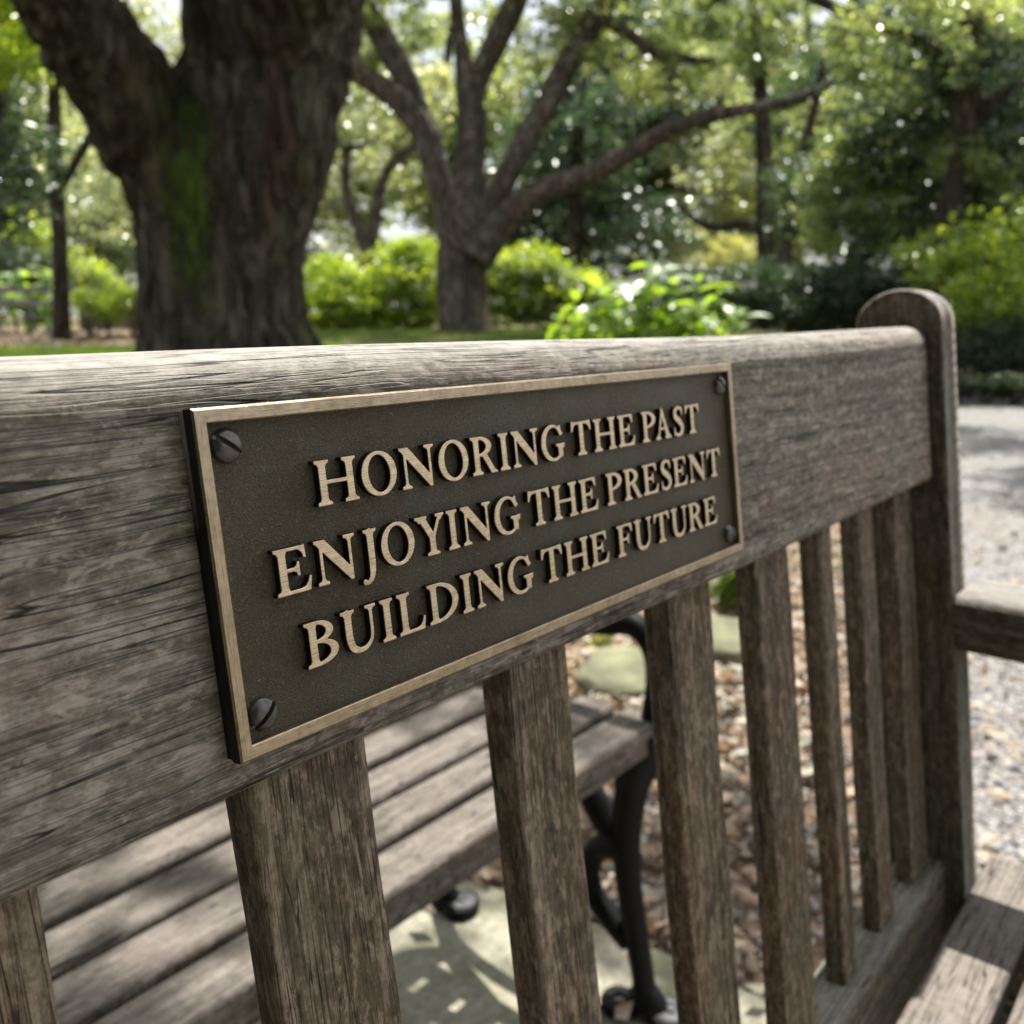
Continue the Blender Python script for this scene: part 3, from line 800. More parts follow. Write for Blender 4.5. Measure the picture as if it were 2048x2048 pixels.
# front leg S-curve (with a raised rib), rear leg, centre scrolls, seat bearer, arm loop
m.tube(yz([(.335, .365, .036), (.338, .33, .029), (.346, .29, .021), (.351, .235, .0175), (.347, .17, .016), (.334, .10, .015), (.322, .045, .014), (.318, .012, .017)]), 12)
m.tube(yz([(.66, .365, .018), (.645, .31, .017), (.615, .24, .016), (.612, .17, .015), (.635, .09, .014), (.652, .012, .017)]), 12)
m.tube(yz([(.455, .345, .012), (.43, .29, .013), (.405, .262, .016), (.382, .236, .018), (.356, .215, .019)]), 10)
m.tube(yz([(.356, .205, .017), (.386, .195, .015), (.402, .165, .014), (.396, .13, .014), (.372, .108, .015), (.340, .088, .016)]), 10)
m.tube(yz([(.51, .345, .012), (.555, .29, .013), (.585, .25, .013), (.612, .20, .014)]), 10)
m.tube(yz([(.402, .165, .011), (.45, .19, .011), (.50, .20, .011), (.56, .185, .011), (.61, .15, .011)]), 10)
m.tube(yz([(.312, .352, .014), (.45, .345, .014), (.55, .343, .014), (.67, .352, .014)]), 10)
m.tube(yz([(.322, .37, .015), (.318, .42, .013), (.326, .462, .013), (.352, .482, .014), (.40, .474, .014), (.48, .478, .013), (.58, .50, .013), (.68, .54, .012)]), 10)
m.tube(yz([(.665, .36, .015), (.685, .45, .014), (.705, .56, .013), (.735, .70, .012)]), 10)
ef = obj('end_frame', m.mesh('end_frame', IRON), b2, (0.005, 0, 0))
def lathe(prof, seg=28):
    V = []; Fc = []
    for r, z in prof:
        for j in range(seg): V.append((r * math.cos(2 * math.pi * j / seg), r * math.sin(2 * math.pi * j / seg), z))
    for i in range(len(prof) - 1):
        for j in range(seg): Fc.append((i * seg + j, i * seg + (j + 1) % seg, (i + 1) * seg + (j + 1) % seg, (i + 1) * seg + j))
    Fc.append(tuple((len(prof) - 1) * seg + j for j in range(seg)))
    return V, Fc
m = MB()
V, Fc = lathe([(0.028, 0.0), (0.029, 0.010), (0.0265, 0.0145), (0.012, 0.0155), (0.0105, 0.0135), (0.0085, 0.0105)])
m.add([(x, y * 0.9 - 0.030, z) for x, y, z in V], Fc); m.add([(x * 0.8, y * 0.8 + 0.032, z * 0.95) for x, y, z in V], Fc)
m.tube([(0, -0.012, 0.012, 0.017), (0, 0.0, 0.03, 0.015), (0, 0.012, 0.012, 0.016)], 12, 4)
ftm = m.mesh('foot', IRON)
V, Fc = lathe([(0.021, 0.0148), (0.0205, 0.0166), (0.0085, 0.0172), (0.0078, 0.0150), (0.005, 0.0150), (0.0045, 0.0185), (0.001, 0.019)])
m = MB(); m.add([(x, y - 0.030, z) for x, y, z in V], Fc); btm = m.mesh('bolt', BOLT)
for fy in (0.008, 0.342):
    f = obj('foot', ftm, ef, (0.0, fy, 0.0), (0, 0, math.radians(18)))
    f2 = obj('foot_bolt', btm, ef, (0.0, fy, 0.0), (0, 0, math.radians(18)))
e2 = copy_tree(ef, b2); e2.location = (-1.55, 0, 0)

# ------------------------------------------------------------------ ground
def hgt(x, y):
    dx, dy = x - CAM.x, y - CAM.y; D = math.hypot(dx, dy)
    a = math.degrees(math.atan2(dy, dx))                      # bearing; small = towards the path
    s = min(max((D - 8) / 9, 0), 1); s = s * s * (3 - 2 * s)
    w = min(max((a - 14) / 10, 0), 1); w = w * w * (3 - 2 * w)
    if a < -90 or a > 150: w = 0
    return 0.5 * s * w - 0.03 + 0.012 * mnoise.noise(Vector((x * 0.9, y * 0.9, 0)))
def build_ground():
    rs = [0.0] + list(np.geomspace(0.4, 220, 90)); n = 144
    V = [(0, 0, hgt(0, 0))]; Fc = []
    for r in rs[1:]:
        for j in range(n):
            x = r * math.cos(2 * math.pi * j / n); y = r * math.sin(2 * math.pi * j / n); V.append((x, y, hgt(x, y)))
    for j in range(n): Fc.append((0, 1 + j, 1 + (j + 1) % n))
    for i in range(len(rs) - 2):
        for j in range(n):
            a = 1 + i * n + j; b = 1 + i * n + (j + 1) % n; Fc.append((a, b, b + n, a + n))
    return mesh_np('ground', V, Fc, GROUND, True)
g = obj('ground', build_ground(), kind='structure')
def sheet(name, poly, z, mat, follow=True):
    bm = bmesh.new(); vs = [bm.verts.new((x, y, 0)) for x, y in poly]; bm.faces.new(vs)
    bmesh.ops.triangulate(bm, faces=bm.faces)
    for _ in range(5): bmesh.ops.subdivide_edges(bm, edges=[e for e in bm.edges if e.calc_length() > 0.5], cuts=1, use_grid_fill=True)
    bmesh.ops.triangulate(bm, faces=bm.faces)
    for v in bm.verts: v.co.z = hgt(v.co.x, v.co.y) + z
    bmesh.ops.recalc_face_normals(bm, faces=bm.faces)
    me = bpy.data.meshes.new(name); bm.to_mesh(me); bm.free(); me.materials.append(mat)
    return me
path_poly = [(-4, 0.06), (0.9, 0.06), (1.5, 0.30), (2.6, 0.52), (4.4, 1.02), (7.0, 1.66), (9.2, 2.9), (9.9, 3.0), (10.6, 2.15), (11.3, 1.0), (13, -2), (12, -6), (-4, -6)]
obj('gravel_path', sheet('gravel_path', path_poly, 0.014, GRAVEL), kind='structure')
def pip(x, y, poly):
    c = False; n = len(poly)
    for i in range(n):
        x1, y1 = poly[i]; x2, y2 = poly[(i + 1) % n]
        if (y1 > y) != (y2 > y) and x < (x2 - x1) * (y - y1) / (y2 - y1) + x1: c = not c
    return c
slab_poly = [(-1.6, 0.10), (0.868, 0.10), (0.862, 0.36), (0.846, 0.56), (0.808, 0.70), (-1.6, 0.74)]
def slab():
    bm = bmesh.new(); vs = [bm.verts.new((x, y, 0)) for x, y in slab_poly]; f = bm.faces.new(vs)
    if f.normal.z < 0: f.normal_flip()
    bm.normal_update()
    r = bmesh.ops.extrude_face_region(bm, geom=[f]); 
    for v in [q for q in r['geom'] if isinstance(q, bmesh.types.BMVert)]: v.co.z = -0.06
    bmesh.ops.bevel(bm, geom=[e for e in bm.edges if all(abs(v.co.z) < 1e-6 for v in e.verts)], offset=0.006, segments=2, affect='EDGES')
    bmesh.ops.recalc_face_normals(bm, faces=bm.faces)
    me = bpy.data.meshes.new('slab'); bm.to_mesh(me); bm.free(); me.materials.append(SLAB); return me
obj('concrete_slab', slab(), loc=(0, 0, -0.0005), kind='structure')

def scatter(n, xr, yr, accept, dens):
    out = []
    while len(out) < n:
        r = rng.random(2); x = xr[0] + r[0] * (xr[1] - xr[0]); y = yr[0] + r[1] * (yr[1] - yr[0])
        if not accept(x, y): continue
        if rng.random() > dens(x, y): continue
        out.append((x, y))
    return out
t_ = (1 + 5 ** 0.5) / 2
ICV = np.array([(-1, t_, 0), (1, t_, 0), (-1, -t_, 0), (1, -t_, 0), (0, -1, t_), (0, 1, t_), (0, -1, -t_), (0, 1, -t_), (t_, 0, -1), (t_, 0, 1), (-t_, 0, -1), (-t_, 0, 1)]) / math.sqrt(1 + t_ * t_)
ICF = np.array([(0, 11, 5), (0, 5, 1), (0, 1, 7), (0, 7, 10), (0, 10, 11), (1, 5, 9), (5, 11, 4), (11, 10, 2), (10, 7, 6), (7, 1, 8), (3, 9, 4), (3, 4, 2), (3, 2, 6), (3, 6, 8), (3, 8, 9), (4, 9, 5), (2, 4, 11), (6, 2, 10), (8, 6, 7), (9, 8, 1)])
def rotz(n):
    a = rng.random(n) * 6.283; c, s = np.cos(a), np.sin(a); R = np.zeros((n, 3, 3)); R[:, 0, 0] = c; R[:, 0, 1] = -s; R[:, 1, 0] = s; R[:, 1, 1] = c; R[:, 2, 2] = 1; return R
def pebbles(pts, rmin, rmax, zoff):
    n = len(pts); P = np.array([(x, y, hgt(x, y) + zoff) for x, y in pts])
    r = rmin + (rmax - rmin) * rng.random(n) ** 2.2
    S = np.stack([r * (0.9 + 0.5 * rng.random(n)), r * (0.7 + 0.4 * rng.random(n)), r * (0.45 + 0.3 * rng.random(n))], 1)
    V = ICV[None] * (1 + 0.16 * rng.standard_normal((n, 12, 1))) * S[:, None, :]
    V = np.einsum('nij,nkj->nki', rotz(n), V) + P[:, None, :] + np.array([0, 0, 1])[None, None] * (S[:, 2:3, None] * 0.4)
    Fc = (ICF[None] + (np.arange(n) * 12)[:, None, None]).reshape(-1, 3)
    return mesh_np('pebbles', V.reshape(-1, 3), Fc, PEB, True)
notslab = lambda x, y: not pip(x, y, slab_poly) and not (x > 8)
near = lambda x, y: math.exp(-max(0, math.hypot(x - 0.9, y - 0.2) - 0.9) / 1.1)
pts = scatter(14000, (0.3, 4.5), (-0.9, 1.6), lambda x, y: notslab(x, y) and (y < 0.25 * x + 0.35), near)
pts += scatter(1500, (-0.8, 0.8), (-0.7, 0.1), notslab, lambda x, y: 1)
obj('pebbles', pebbles(pts, 0.0035, 0.0105, 0.012), kind='stuff', label='loose grey and tan pebbles beside the concrete slab')

def leaves_mesh(name, P, size, mat, aspect=0.5, flatness=0.0, curl=0.25, sv=0.4, nrm=None):
    """many separate leaf-sized faces: 4 verts, folded along the midrib"""
    n = len(P); P = np.asarray(P, float)
    d = rng.standard_normal((n, 3)); d[:, 2] *= (1 - flatness); d /= np.linalg.norm(d, axis=1)[:, None]
    u = rng.standard_normal((n, 3)); u[:, 2] *= (1 - flatness); u -= (u * d).sum(1)[:, None] * d; u /= np.linalg.norm(u, axis=1)[:, None] + 1e-9
    nn = np.cross(d, u); s = size * (1 - sv + 2 * sv * rng.random(n))
    L = (d * s[:, None] * 0.5); Wd = u * (s * aspect * 0.5)[:, None]; C = nn * (s * curl * 0.3)[:, None]
    V = np.stack([P - L, P + Wd + C, P + L, P - Wd + C], 1).reshape(-1, 3)
    i = np.arange(n)[:, None] * 4
    Fc = np.concatenate([i + np.array([[0, 1, 2]]), i + np.array([[0, 2, 3]])], 0)
    return mesh_np(name, V, Fc, mat, False)
pts = scatter(6500, (0.2, 4.2), (0.0, 2.6), lambda x, y: not (pip(x, y, slab_poly) and rng.random() > 0.02), lambda x, y: math.exp(-max(0, math.hypot(x - 1.2, y - 0.9) - 0.7) / 0.9) * (1 if y > 0.25 * x + 0.05 else 0.22))
P = [(x, y, max(hgt(x, y), -0.034 if not pip(x, y, slab_poly) else 0.0) + 0.022 + 0.012 * rng.random()) for x, y in pts]
obj('leaf_litter', leaves_mesh('leaf_litter', P, 0.040, L_DRY, 0.55, 0.8, 0.8), kind='stuff', label='fallen dry tan leaves on the ground past the slab')

# edging stones beyond the bench's right end
def stone(sx, sy, sz, seed):
    bm = bmesh.new(); bmesh.ops.create_icosphere(bm, subdivisions=4, radius=1)
    for v in bm.verts:
        c = v.co; e = 0.62
        c = Vector([math.copysign(abs(q) ** e, q) for q in c])
        k = 1 + 0.13 * mnoise.noise(c * 1.6 + Vector((seed, 0, 0))) + 0.05 * mnoise.noise(c * 5 + Vector((seed, 3, 0)))
        v.co = Vector((c.x * sx * k, c.y * sy * k, c.z * sz * k))
    for f in bm.faces: f.smooth = True
    me = bpy.data.meshes.new('stone'); bm.to_mesh(me); bm.free(); me.materials.append(STONE); return me
ST = [((1.66, 0.93), (0.13, 0.10, 0.05), 'flat mossy edging stone nearest the right end of the plank bench'),
      ((1.98, 0.86), (0.13, 0.09, 0.055), 'greenish mossy stone seen between the fourth and fifth back slats'),
      ((1.36, 1.02), (0.12, 0.11, 0.045), 'low moss covered stone behind the planks of the far bench'),
      ((2.42, 1.02), (0.15, 0.10, 0.06), 'larger mossy edging stone where leaf litter meets the gravel')]
for i, ((x, y), (a, b, c), lb) in enumerate(ST):
    obj('edging_stone', stone(a, b, c, i * 7.3), loc=(x, y, hgt(x, y) + c * 0.35), rot=(0, 0, 0.3 + 0.2 * i), label=lb, cat='stone', group='edging stones past the far bench')

# small green plants in the litter
def sprig(name, loc, r, nleaf, mat, size, label):
    e = empty(name, loc, label, 'plant')
    m = MB(); P = []
    for k in range(9):
        a = rng.random() * 6.28; q = r * (0.4 + 0.6 * rng.random())
        tip = np.array((math.cos(a) * q, math.sin(a) * q, r * (0.6 + 0.7 * rng.random())))
        m.tube([(0, 0, 0, .002), (*(tip * 0.55 + (0, 0, r * .15)), .0016), (*tip, .001)], 5, 3)
        for j in range(nleaf // 9): P.append(tip * (0.35 + 0.65 * rng.random()) + rng.standard_normal(3) * r * 0.16)
    obj('stem', m.mesh('stem', L_DARK), e)
    obj('foliage', leaves_mesh('foliage', P, size, mat, 0.5, 0.3), e)
    return e
sprig('seedling', (1.80, 1.09, -0.03), 0.055, 80, L_YEL, 0.03, 'small yellow green seedling in the leaf litter below the iron arm')
sprig('ground_fern', (2.35, 0.98, -0.03), 0.14, 320, L_GRASS, 0.045, 'low green clump beside the mossy edging stones')

# ------------------------------------------------------------------ trees
def crown_mesh(name, mat, nclump, per, leaf, seed, spread=0.16, holes=0.0):
    """unit-radius leafy crown: clumps of leaves spread through an uneven volume"""
    r = np.random.default_rng(seed); C = []
    while len(C) < nclump:
        p = r.uniform(-1, 1, 3)
        q = np.linalg.norm(p)
        if q > 1 or q < 0.25 * r.random(): continue
        k = mnoise.noise(Vector((p * 1.7 + seed).tolist()))
        if k < 0.03 + holes: continue
        C.append(p)
    C = np.array(C); P = []
    for c in C:
        s = spread * (0.6 + 0.8 * r.random())
        P.append(c + r.standard_normal((per, 3)) * np.array((s, s, s * 0.55)))
    global rng
    return leaves_mesh(name, np.concatenate(P), leaf, mat, 0.55, 0.15, 0.3)
CR = {'oak': [crown_mesh('crown_oak', L_OAK, 88, 46, 0.085, 11, 0.115), crown_mesh('crown_oak', L_OAK, 80, 48, 0.08, 23, 0.115)],
      'pale': [crown_mesh('crown_pale', L_PALE, 78, 46, 0.085, 31, 0.115), crown_mesh('crown_pale', L_PALE, 80, 44, 0.08, 47, 0.115)],
      'dark': [crown_mesh('crown_dark', L_DARK, 115, 55, 0.085, 53, 0.13), crown_mesh('crown_dark', L_DARK, 105, 55, 0.09, 61, 0.13)],
      'bright': [crown_mesh('crown_bright', L_BRIGHT, 130, 45, 0.11, 71, 0.13, -0.1), crown_mesh('crown_bright', L_BRIGHT, 110, 45, 0.10, 75, 0.13, -0.05)],
      'lush': [crown_mesh('crown_lush', L_OAK, 130, 50, 0.10, 91, 0.13, -0.1)],
      'hedge': [crown_mesh('crown_hedge', L_DARK, 170, 90, 0.07, 97, 0.16, -0.5)],
      'sunny': [crown_mesh('crown_sunny', L_BRIGHT, 55, 22, 0.15, 101, 0.20, 0.0), crown_mesh('crown_sunny', L_BRIGHT, 50, 22, 0.14, 107, 0.20, 0.0)],
      'yellow': [crown_mesh('crown_yellow', L_YEL, 50, 50, 0.10, 83)]}
def add_crown(tree, kind, c, rad, base):
    ms = CR[kind]; me = ms[int(rng.integers(len(ms)))]
    o = obj('crown', me, tree, (c[0] - base[0], c[1] - base[1], c[2] - base[2]), (rng.uniform(-.3, .3), rng.uniform(-.3, .3), rng.uniform(0, 6.28)))
    o.scale = rad; return o

def px_path(pts, D):
    """list of (x, y, width px[, distance]) -> (x,y,z,radius)"""
    out = []
    for p in pts:
        dd = p[3] if len(p) > 3 else D
        w = at(p[0], p[1], dd); out.append((w.x, w.y, w.z, p[2] / 2 / F * dd))
    return out
def rel(pts, b): return [(p[0] - b.x, p[1] - b.y, p[2] - b.z, p[3]) for p in pts]
def tree_from(label, cat, base, paths, mat, kind_crowns, group=None, seg=18, rough=0.16, ridge=0.0, k=7):
    t = empty('oak_tree', base, label, cat, group)
    for i, p in enumerate(paths):
        m = MB(); m.tube(rel(p, base), seg, k, rough, seed=i * 3.7, ridge=ridge)
        obj('trunk' if i == 0 else 'limb', m.mesh('trunk' if i == 0 else 'limb', mat, True, 180), t)
    for kd, c, r in kind_crowns: add_crown(t, kd, c, r, base)
    return t
# big oak, near left
D1 = 6.5
b1 = at(455, 700, D1); b1.z = hgt(b1.x, b1.y)
tr = px_path([(462, 960, 520), (463, 850, 430), (466, 720, 345), (456, 640, 306), (450, 540, 300), (450, 420, 322), (478, 300, 320), (528, 170, 282, 6.5), (553, 40, 290, 6.4), (580, -120, 300, 6.2), (620, -330, 270, 5.9), (640, -560, 210, 5.6)], D1)
l1 = px_path([(430, 540, 240, 6.5), (372, 400, 205, 6.5), (318, 290, 190, 6.4), (226, 150, 172, 6.3), (158, 40, 165, 6.1), (95, -50, 160, 5.9), (10, -190, 150, 5.6), (-120, -360, 120, 5.2)], D1)
rt = [px_path([(560, 640, 90), (610, 720, 80), (660, 800, 110), (700, 880, 120)], D1), px_path([(365, 640, 60), (325, 740, 80), (285, 860, 110)], D1 - 0.2)]
def C3(x, y, D, rx, ry=None, rz=None):
    p = at(x, y, D); return (p.x, p.y, p.z), (rx, ry or rx, rz or rx * 0.8)
cr = []
for (x, y, D, r) in ((300, -900, 6.2, 1.9), (900, -760, 6.6, 1.9), (-250, -800, 5.6, 1.7), (700, -1300, 6.0, 1.9)):
    c, rr = C3(x, y, D, r); cr.append(('oak', c, rr))
cr.append(('oak', (2.35, 1.30, 4.5), (0.8, 0.5, 0.3)))
cr += [('oak', (0.55, 1.25, 4.2), (1.0, 0.65, 0.6)), ('oak', (0.35, 1.3, 4.6), (1.0, 0.6, 0.6)), ('oak', (0.35, -0.75, 4.3), (0.95, 0.6, 0.5)), ('oak', (-1.2, 0.3, 4.6), (1.3, 1.2, 0.7)), ('oak', (-1.6, 0.2, 5.4), (1.5, 1.3, 0.8)), ('pale',) + C3(335, 70, 13, 0.8)]  # overhead oak crowns added out of view to shade the ground and block sky
tree_from('huge mossy oak trunk that forks into two thick limbs, nearest tree behind the bench', 'tree', b1, [tr, l1] + rt, OAKB, cr, seg=130, rough=0.13, ridge=0.055, k=18)
# middle oak with many limbs
D2 = 18.0
b2_ = at(930, 668, D2)
P2 = [
 px_path([(932, 690, 130), (930, 640, 102), (926, 560, 98), (925, 500, 100), (932, 430, 96), (938, 350, 62), (944, 250, 56), (938, 180, 52), (925, 110, 32), (914, 20, 27), (905, -120, 24), (890, -300, 16)], D2),
 px_path([(915, 510, 60), (888, 400, 52), (868, 330, 50), (852, 270, 50), (800, 205, 46), (740, 160, 42), (660, 110, 38), (560, 40, 34), (400, -90, 24)], D2),
 px_path([(862, 320, 40), (845, 250, 42), (822, 180, 44), (785, 110, 46), (745, 40, 46), (710, -20, 42), (650, -160, 30)], D2 + .3),
 px_path([(945, 210, 40), (955, 160, 42), (985, 100, 44), (1015, 35, 46), (1050, -40, 42), (1100, -180, 30)], D2 + .2),
 px_path([(950, 500, 62), (985, 410, 52), (1040, 300, 46), (1090, 215, 46), (1140, 120, 46), (1195, 30, 46), (1260, -80, 38), (1350, -200, 24)], D2 - .2),
 px_path([(955, 520, 66), (1010, 440, 58), (1085, 385, 46, 17.4), (1180, 348, 40, 17.2), (1270, 300, 36, 17), (1350, 255, 31, 16.6), (1440, 228, 26, 16.2), (1530, 212, 21, 15.8), (1610, 190, 17, 15.6), (1700, 150, 12, 15.4)], D2 - .4),
 px_path([(1195, 30, 20), (1260, 70, 22), (1310, 105, 22), (1380, 120, 18), (1430, 122, 10)], D2 - .5),
]
cr = []
for (x, y, D, r) in ((1000, -170, 17.5, 1.9), (800, -20, 18.5, 1.3), (1250, -40, 17.5, 1.6), (1480, 40, 17, 1.2), (620, -100, 18, 1.6), (1130, 90, 18.5, 0.9), (720, 130, 19, 0.8), (1340, 130, 18, 0.9)):
    c, rr = C3(x, y, D, r); cr.append(('oak', c, rr))
tree_from('grey oak with fanning limbs and one long low branch reaching right, behind the plaque', 'tree', b2_, P2, BARK2, cr, seg=14, rough=0.10)
# further trees
def far_tree(label, D, basey, paths, crowns, mat=BARK2, group='trees further back in the garden'):
    b = at(paths[0][0][0], basey, D); b.z = hgt(b.x, b.y)
    cc = [(k, *C3(x, y, d, r, rz=rz)) for (k, x, y, d, r, rz) in crowns]
    return tree_from(label, 'tree', b, [px_path(p, D) for p in paths], mat, cc, group, 10, 0.10)
far_tree('slim forked tree with crooked twin stems, behind left of the grey oak', 26, 640,
  [[(738, 660, 40), (738, 520, 34), (715, 450, 22), (692, 380, 18), (690, 300, 18), (650, 280, 16), (600, 240, 12)], [(742, 530, 24), (750, 450, 22), (762, 370, 20), (790, 320, 18), (830, 290, 14)], [(690, 300, 14), (730, 287, 13), (770, 280, 12), (810, 330, 10)]],
  [('pale', 720, 180, 27, 2.6, 1.7), ('pale', 640, 330, 30, 2.0, 1.4)])
far_tree('double stemmed tree with a short side branch, above the right end of the rail', 17, 640,
  [[(1535, 650, 46), (1532, 540, 36), (1530, 430, 34), (1528, 320, 30), (1522, 200, 26), (1510, 40, 20), (1500, -100, 14)], [(1560, 600, 34), (1572, 500, 28), (1590, 400, 24), (1615, 280, 20), (1650, 120, 14)], [(1530, 460, 20), (1480, 450, 20), (1430, 455, 18), (1390, 440, 12), (1350, 400, 8)]],
  [('oak', 1480, 20, 17.8, 1.5, 0.9), ('oak', 1680, 260, 18, 1.1, 0.8)], BARK)
far_tree('dark straight trunk with dense evergreen leaves at the far right', 11.5, 700,
  [[(1885, 760, 60), (1892, 600, 46), (1900, 450, 44), (1925, 300, 42), (1940, 120, 42), (1950, -60, 36), (1960, -260, 26)], [(1935, 180, 26), (1850, 90, 24), (1720, 40, 22), (1600, -20, 18)], [(1925, 280, 20), (1990, 200, 18), (2080, 150, 14)]],
  [('oak', 1800, 330, 12.6, 0.95, 0.75), ('dark', 1800, 360, 13.2, 1.1, 0.9), ('dark', 1980, 430, 12.5, 0.9, 0.8), ('oak', 1850, 80, 11.5, 1.0, 0.7), ('dark', 1870, 140, 12.6, 1.1, 0.8), ('dark', 2030, 200, 12, 0.9, 0.8), ('oak', 1680, 420, 13, 0.7, 0.6), ('dark', 1640, 400, 14.5, 0.8, 0.7), ('lush', 1960, 330, 11.7, 0.45, 0.4), ('oak', 1950, -330, 8.5, 0.9, 0.5), ('oak', 2250, -480, 6.5, 0.8, .4)], BARK)
far_tree('thin dark trunk rising from the leafy bank, left of the huge oak', 13, 650,
  [[(122, 680, 34), (122, 560, 28), (116, 420, 26), (108, 300, 26), (108, 180, 22), (95, 20, 20), (85, -160, 14)], [(118, 380, 16), (165, 300, 16), (205, 220, 12), (250, 120, 8)]],
  [('oak', 60, 60, 13, 1.0, 0.7), ('pale', 180, 330, 16, 1.0, 0.9)], BARK)
far_tree('dark limb cut by the left edge of the view', 10, 700,
  [[(-70, 700, 60), (-60, 500, 44), (-40, 320, 40), (-10, 180, 38), (10, 80, 38), (30, -20, 34), (60, -200, 24)]],
  [('bright', -40, 60, 9.5, 0.7, 0.5), ('dark', -80, 300, 10.5, 0.9, 0.8)], BARK)
far_tree('thin nearly black trunk right of the grey oak', 24, 640,
  [[(1150, 650, 34), (1150, 480, 30), (1152, 350, 26), (1160, 200, 22), (1170, 40, 18)]],
  [('dark', 1150, 300, 24.5, 2.0, 1.7), ('dark', 1240, 470, 25, 1.7, 1.2)], BARK)
# rows of trees closing the garden off: each with its own trunk and crowns
back = [(-120, 40, 'pale', 240), (60, 36, 'pale', 300), (240, 44, 'oak', 330), (430, 40, 'oak', 300), (600, 38, 'pale', 260), (760, 44, 'pale', 330), (900, 36, 'oak', 250), (1040, 42, 'pale', 330),
        (1180, 34, 'dark', 300), (1330, 40, 'pale', 330), (1450, 34, 'pale', 260), (1600, 30, 'pale', 280), (1720, 26, 'oak', 330), (1830, 24, 'dark', 300), (1940, 22, 'oak', 330), (2060, 20, 'dark', 300), (2200, 24, 'oak', 300)]
words = ['far left edge', 'beyond the dark left trunk', 'beside the huge oak', 'hidden mostly by the huge oak', 'just right of the huge oak', 'beyond the slim forked tree', 'straight behind the grey oak',
         'right of the grey oak', 'behind the thin black trunk', 'above the broad leaved plant', 'left of the double stemmed tree', 'behind the double stemmed tree', 'right of the double stemmed tree', 'left of the far right trunk', 'behind the far right trunk', 'over the far end of the hedge', 'past the right edge']
for (x, D, kd, yy), wd in zip(back, words):
    b = at(x, 640, D); b.z = hgt(b.x, b.y)
    p0 = [(x + rng.uniform(-20, 20), y, w * 22 / D * 1.3) for y, w in ((650, 40), (480, 34), (320, 28), (150, 20), (-60, 12))]
    cs = []
    for k in range(2 if kd != 'dark' else 1, 6):
        cs.append((kd, *C3(x + rng.uniform(-110, 110), yy - 330 + k * 105 + rng.uniform(-30, 30), D + rng.uniform(-1.5, 1.5), D * 0.085 * rng.uniform(0.8, 1.15), rz=D * 0.055)))
    col_ = {'pale': 'pale', 'dark': 'dark', 'oak': 'mid'}[kd]
    tree_from(f'{col_} green background tree, {wd}', 'tree', b, [px_path(p0, D)], BARK, cs, 'trees closing off the garden', 8, 0.08)

# ------------------------------------------------------------------ shrubs
def shrub(name, label, blobs, kind, D, group='shrubs around the lawn'):
    """blobs: (x px, y px, radius m, flatten)"""
    b = at(blobs[0][0], 640, D); b.z = hgt(b.x, b.y)
    t = empty(name, b, label, 'shrub', group)
    m = MB()
    for (x, y, r, fz) in blobs:
        c = at(x, y, D); q = (c.x - b.x, c.y - b.y, c.z - b.z)
        for _ in range(3):
            dx, dy = rng.uniform(-r, r, 2) * 0.6
            m.tube([(q[0] * 0.85, q[1] * 0.85, -0.05, .018), (q[0] + dx * .4, q[1] + dy * .4, q[2] * .5, .013), (q[0] + dx, q[1] + dy, q[2], .006)], 6, 4)
    obj('stem', m.mesh('stem', BARK), t, kind='stuff')
    for (x, y, r, fz) in blobs:
        c, rr = C3(x, y, D, r, rz=r * fz); o = add_crown(t, kind, c, rr, b); o.name = 'foliage'
        if kind in ('bright', 'lush'):
            o = add_crown(t, 'sunny', c, tuple(q * 1.25 for q in rr), b); o.name = 'foliage'
    return t
shrub('azalea_bush', 'bright lime green bush between the huge oak and the grey oak', [(660, 560, 0.55, .7), (720, 610, 0.6, .6), (790, 560, 0.6, .8), (850, 590, 0.55, .8), (640, 620, 0.6, .6), (830, 510, 0.5, .7), (690, 640, .5, .5), (760, 645, .5, .5), (830, 640, .5, .5)], 'bright', 19.6)
shrub('azalea_bush', 'sunny olive bush standing just right of the grey oak trunk', [(990, 550, 0.6, .6), (1060, 540, 0.6, .6), (1120, 570, 0.6, .7), (1020, 610, 0.6, .5), (1100, 620, .6, .5), (1180, 590, .6, .6)], 'lush', 19.8)
shrub('evergreen_hedge', 'dark low evergreen mass behind the broad leaved plant', [(1400, 600, 0.55, .8), (1500, 590, 0.6, .7), (1590, 610, 0.6, .7), (1680, 600, 0.6, .8), (1780, 620, 0.6, .8), (1320, 620, 0.5, .7)], 'hedge', 12.5)
shrub('yellow_bush', 'small yellow leaved bush glowing beside the double stemmed tree', [(1470, 500, 0.5, .5), (1420, 525, 0.4, .5)], 'yellow', 19)
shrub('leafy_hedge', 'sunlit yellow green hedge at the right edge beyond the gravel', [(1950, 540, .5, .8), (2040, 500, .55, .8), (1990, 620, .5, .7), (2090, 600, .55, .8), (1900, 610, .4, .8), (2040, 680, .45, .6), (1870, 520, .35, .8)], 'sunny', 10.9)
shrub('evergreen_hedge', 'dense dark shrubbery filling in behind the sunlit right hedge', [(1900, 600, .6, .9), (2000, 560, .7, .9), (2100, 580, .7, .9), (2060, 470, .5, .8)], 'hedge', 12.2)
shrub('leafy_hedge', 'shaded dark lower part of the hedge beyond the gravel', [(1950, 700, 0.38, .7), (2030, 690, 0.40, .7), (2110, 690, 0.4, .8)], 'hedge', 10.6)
shrub('ground_cover_bed', 'low blue green ground cover edging the far side of the gravel', [(1920, 765, 0.22, .4), (1980, 768, 0.22, .4), (2040, 768, 0.22, .4), (2100, 768, 0.22, .4), (1860, 765, 0.22, .4)], 'dark', 9.9)
shrub('leafy_hedge', 'mid green shrub under the thin dark left trunk', [(60, 500, 0.7, .7), (-20, 540, 0.7, .8), (190, 570, 0.5, .7), (120, 560, 0.5, .7)], 'lush', 21)
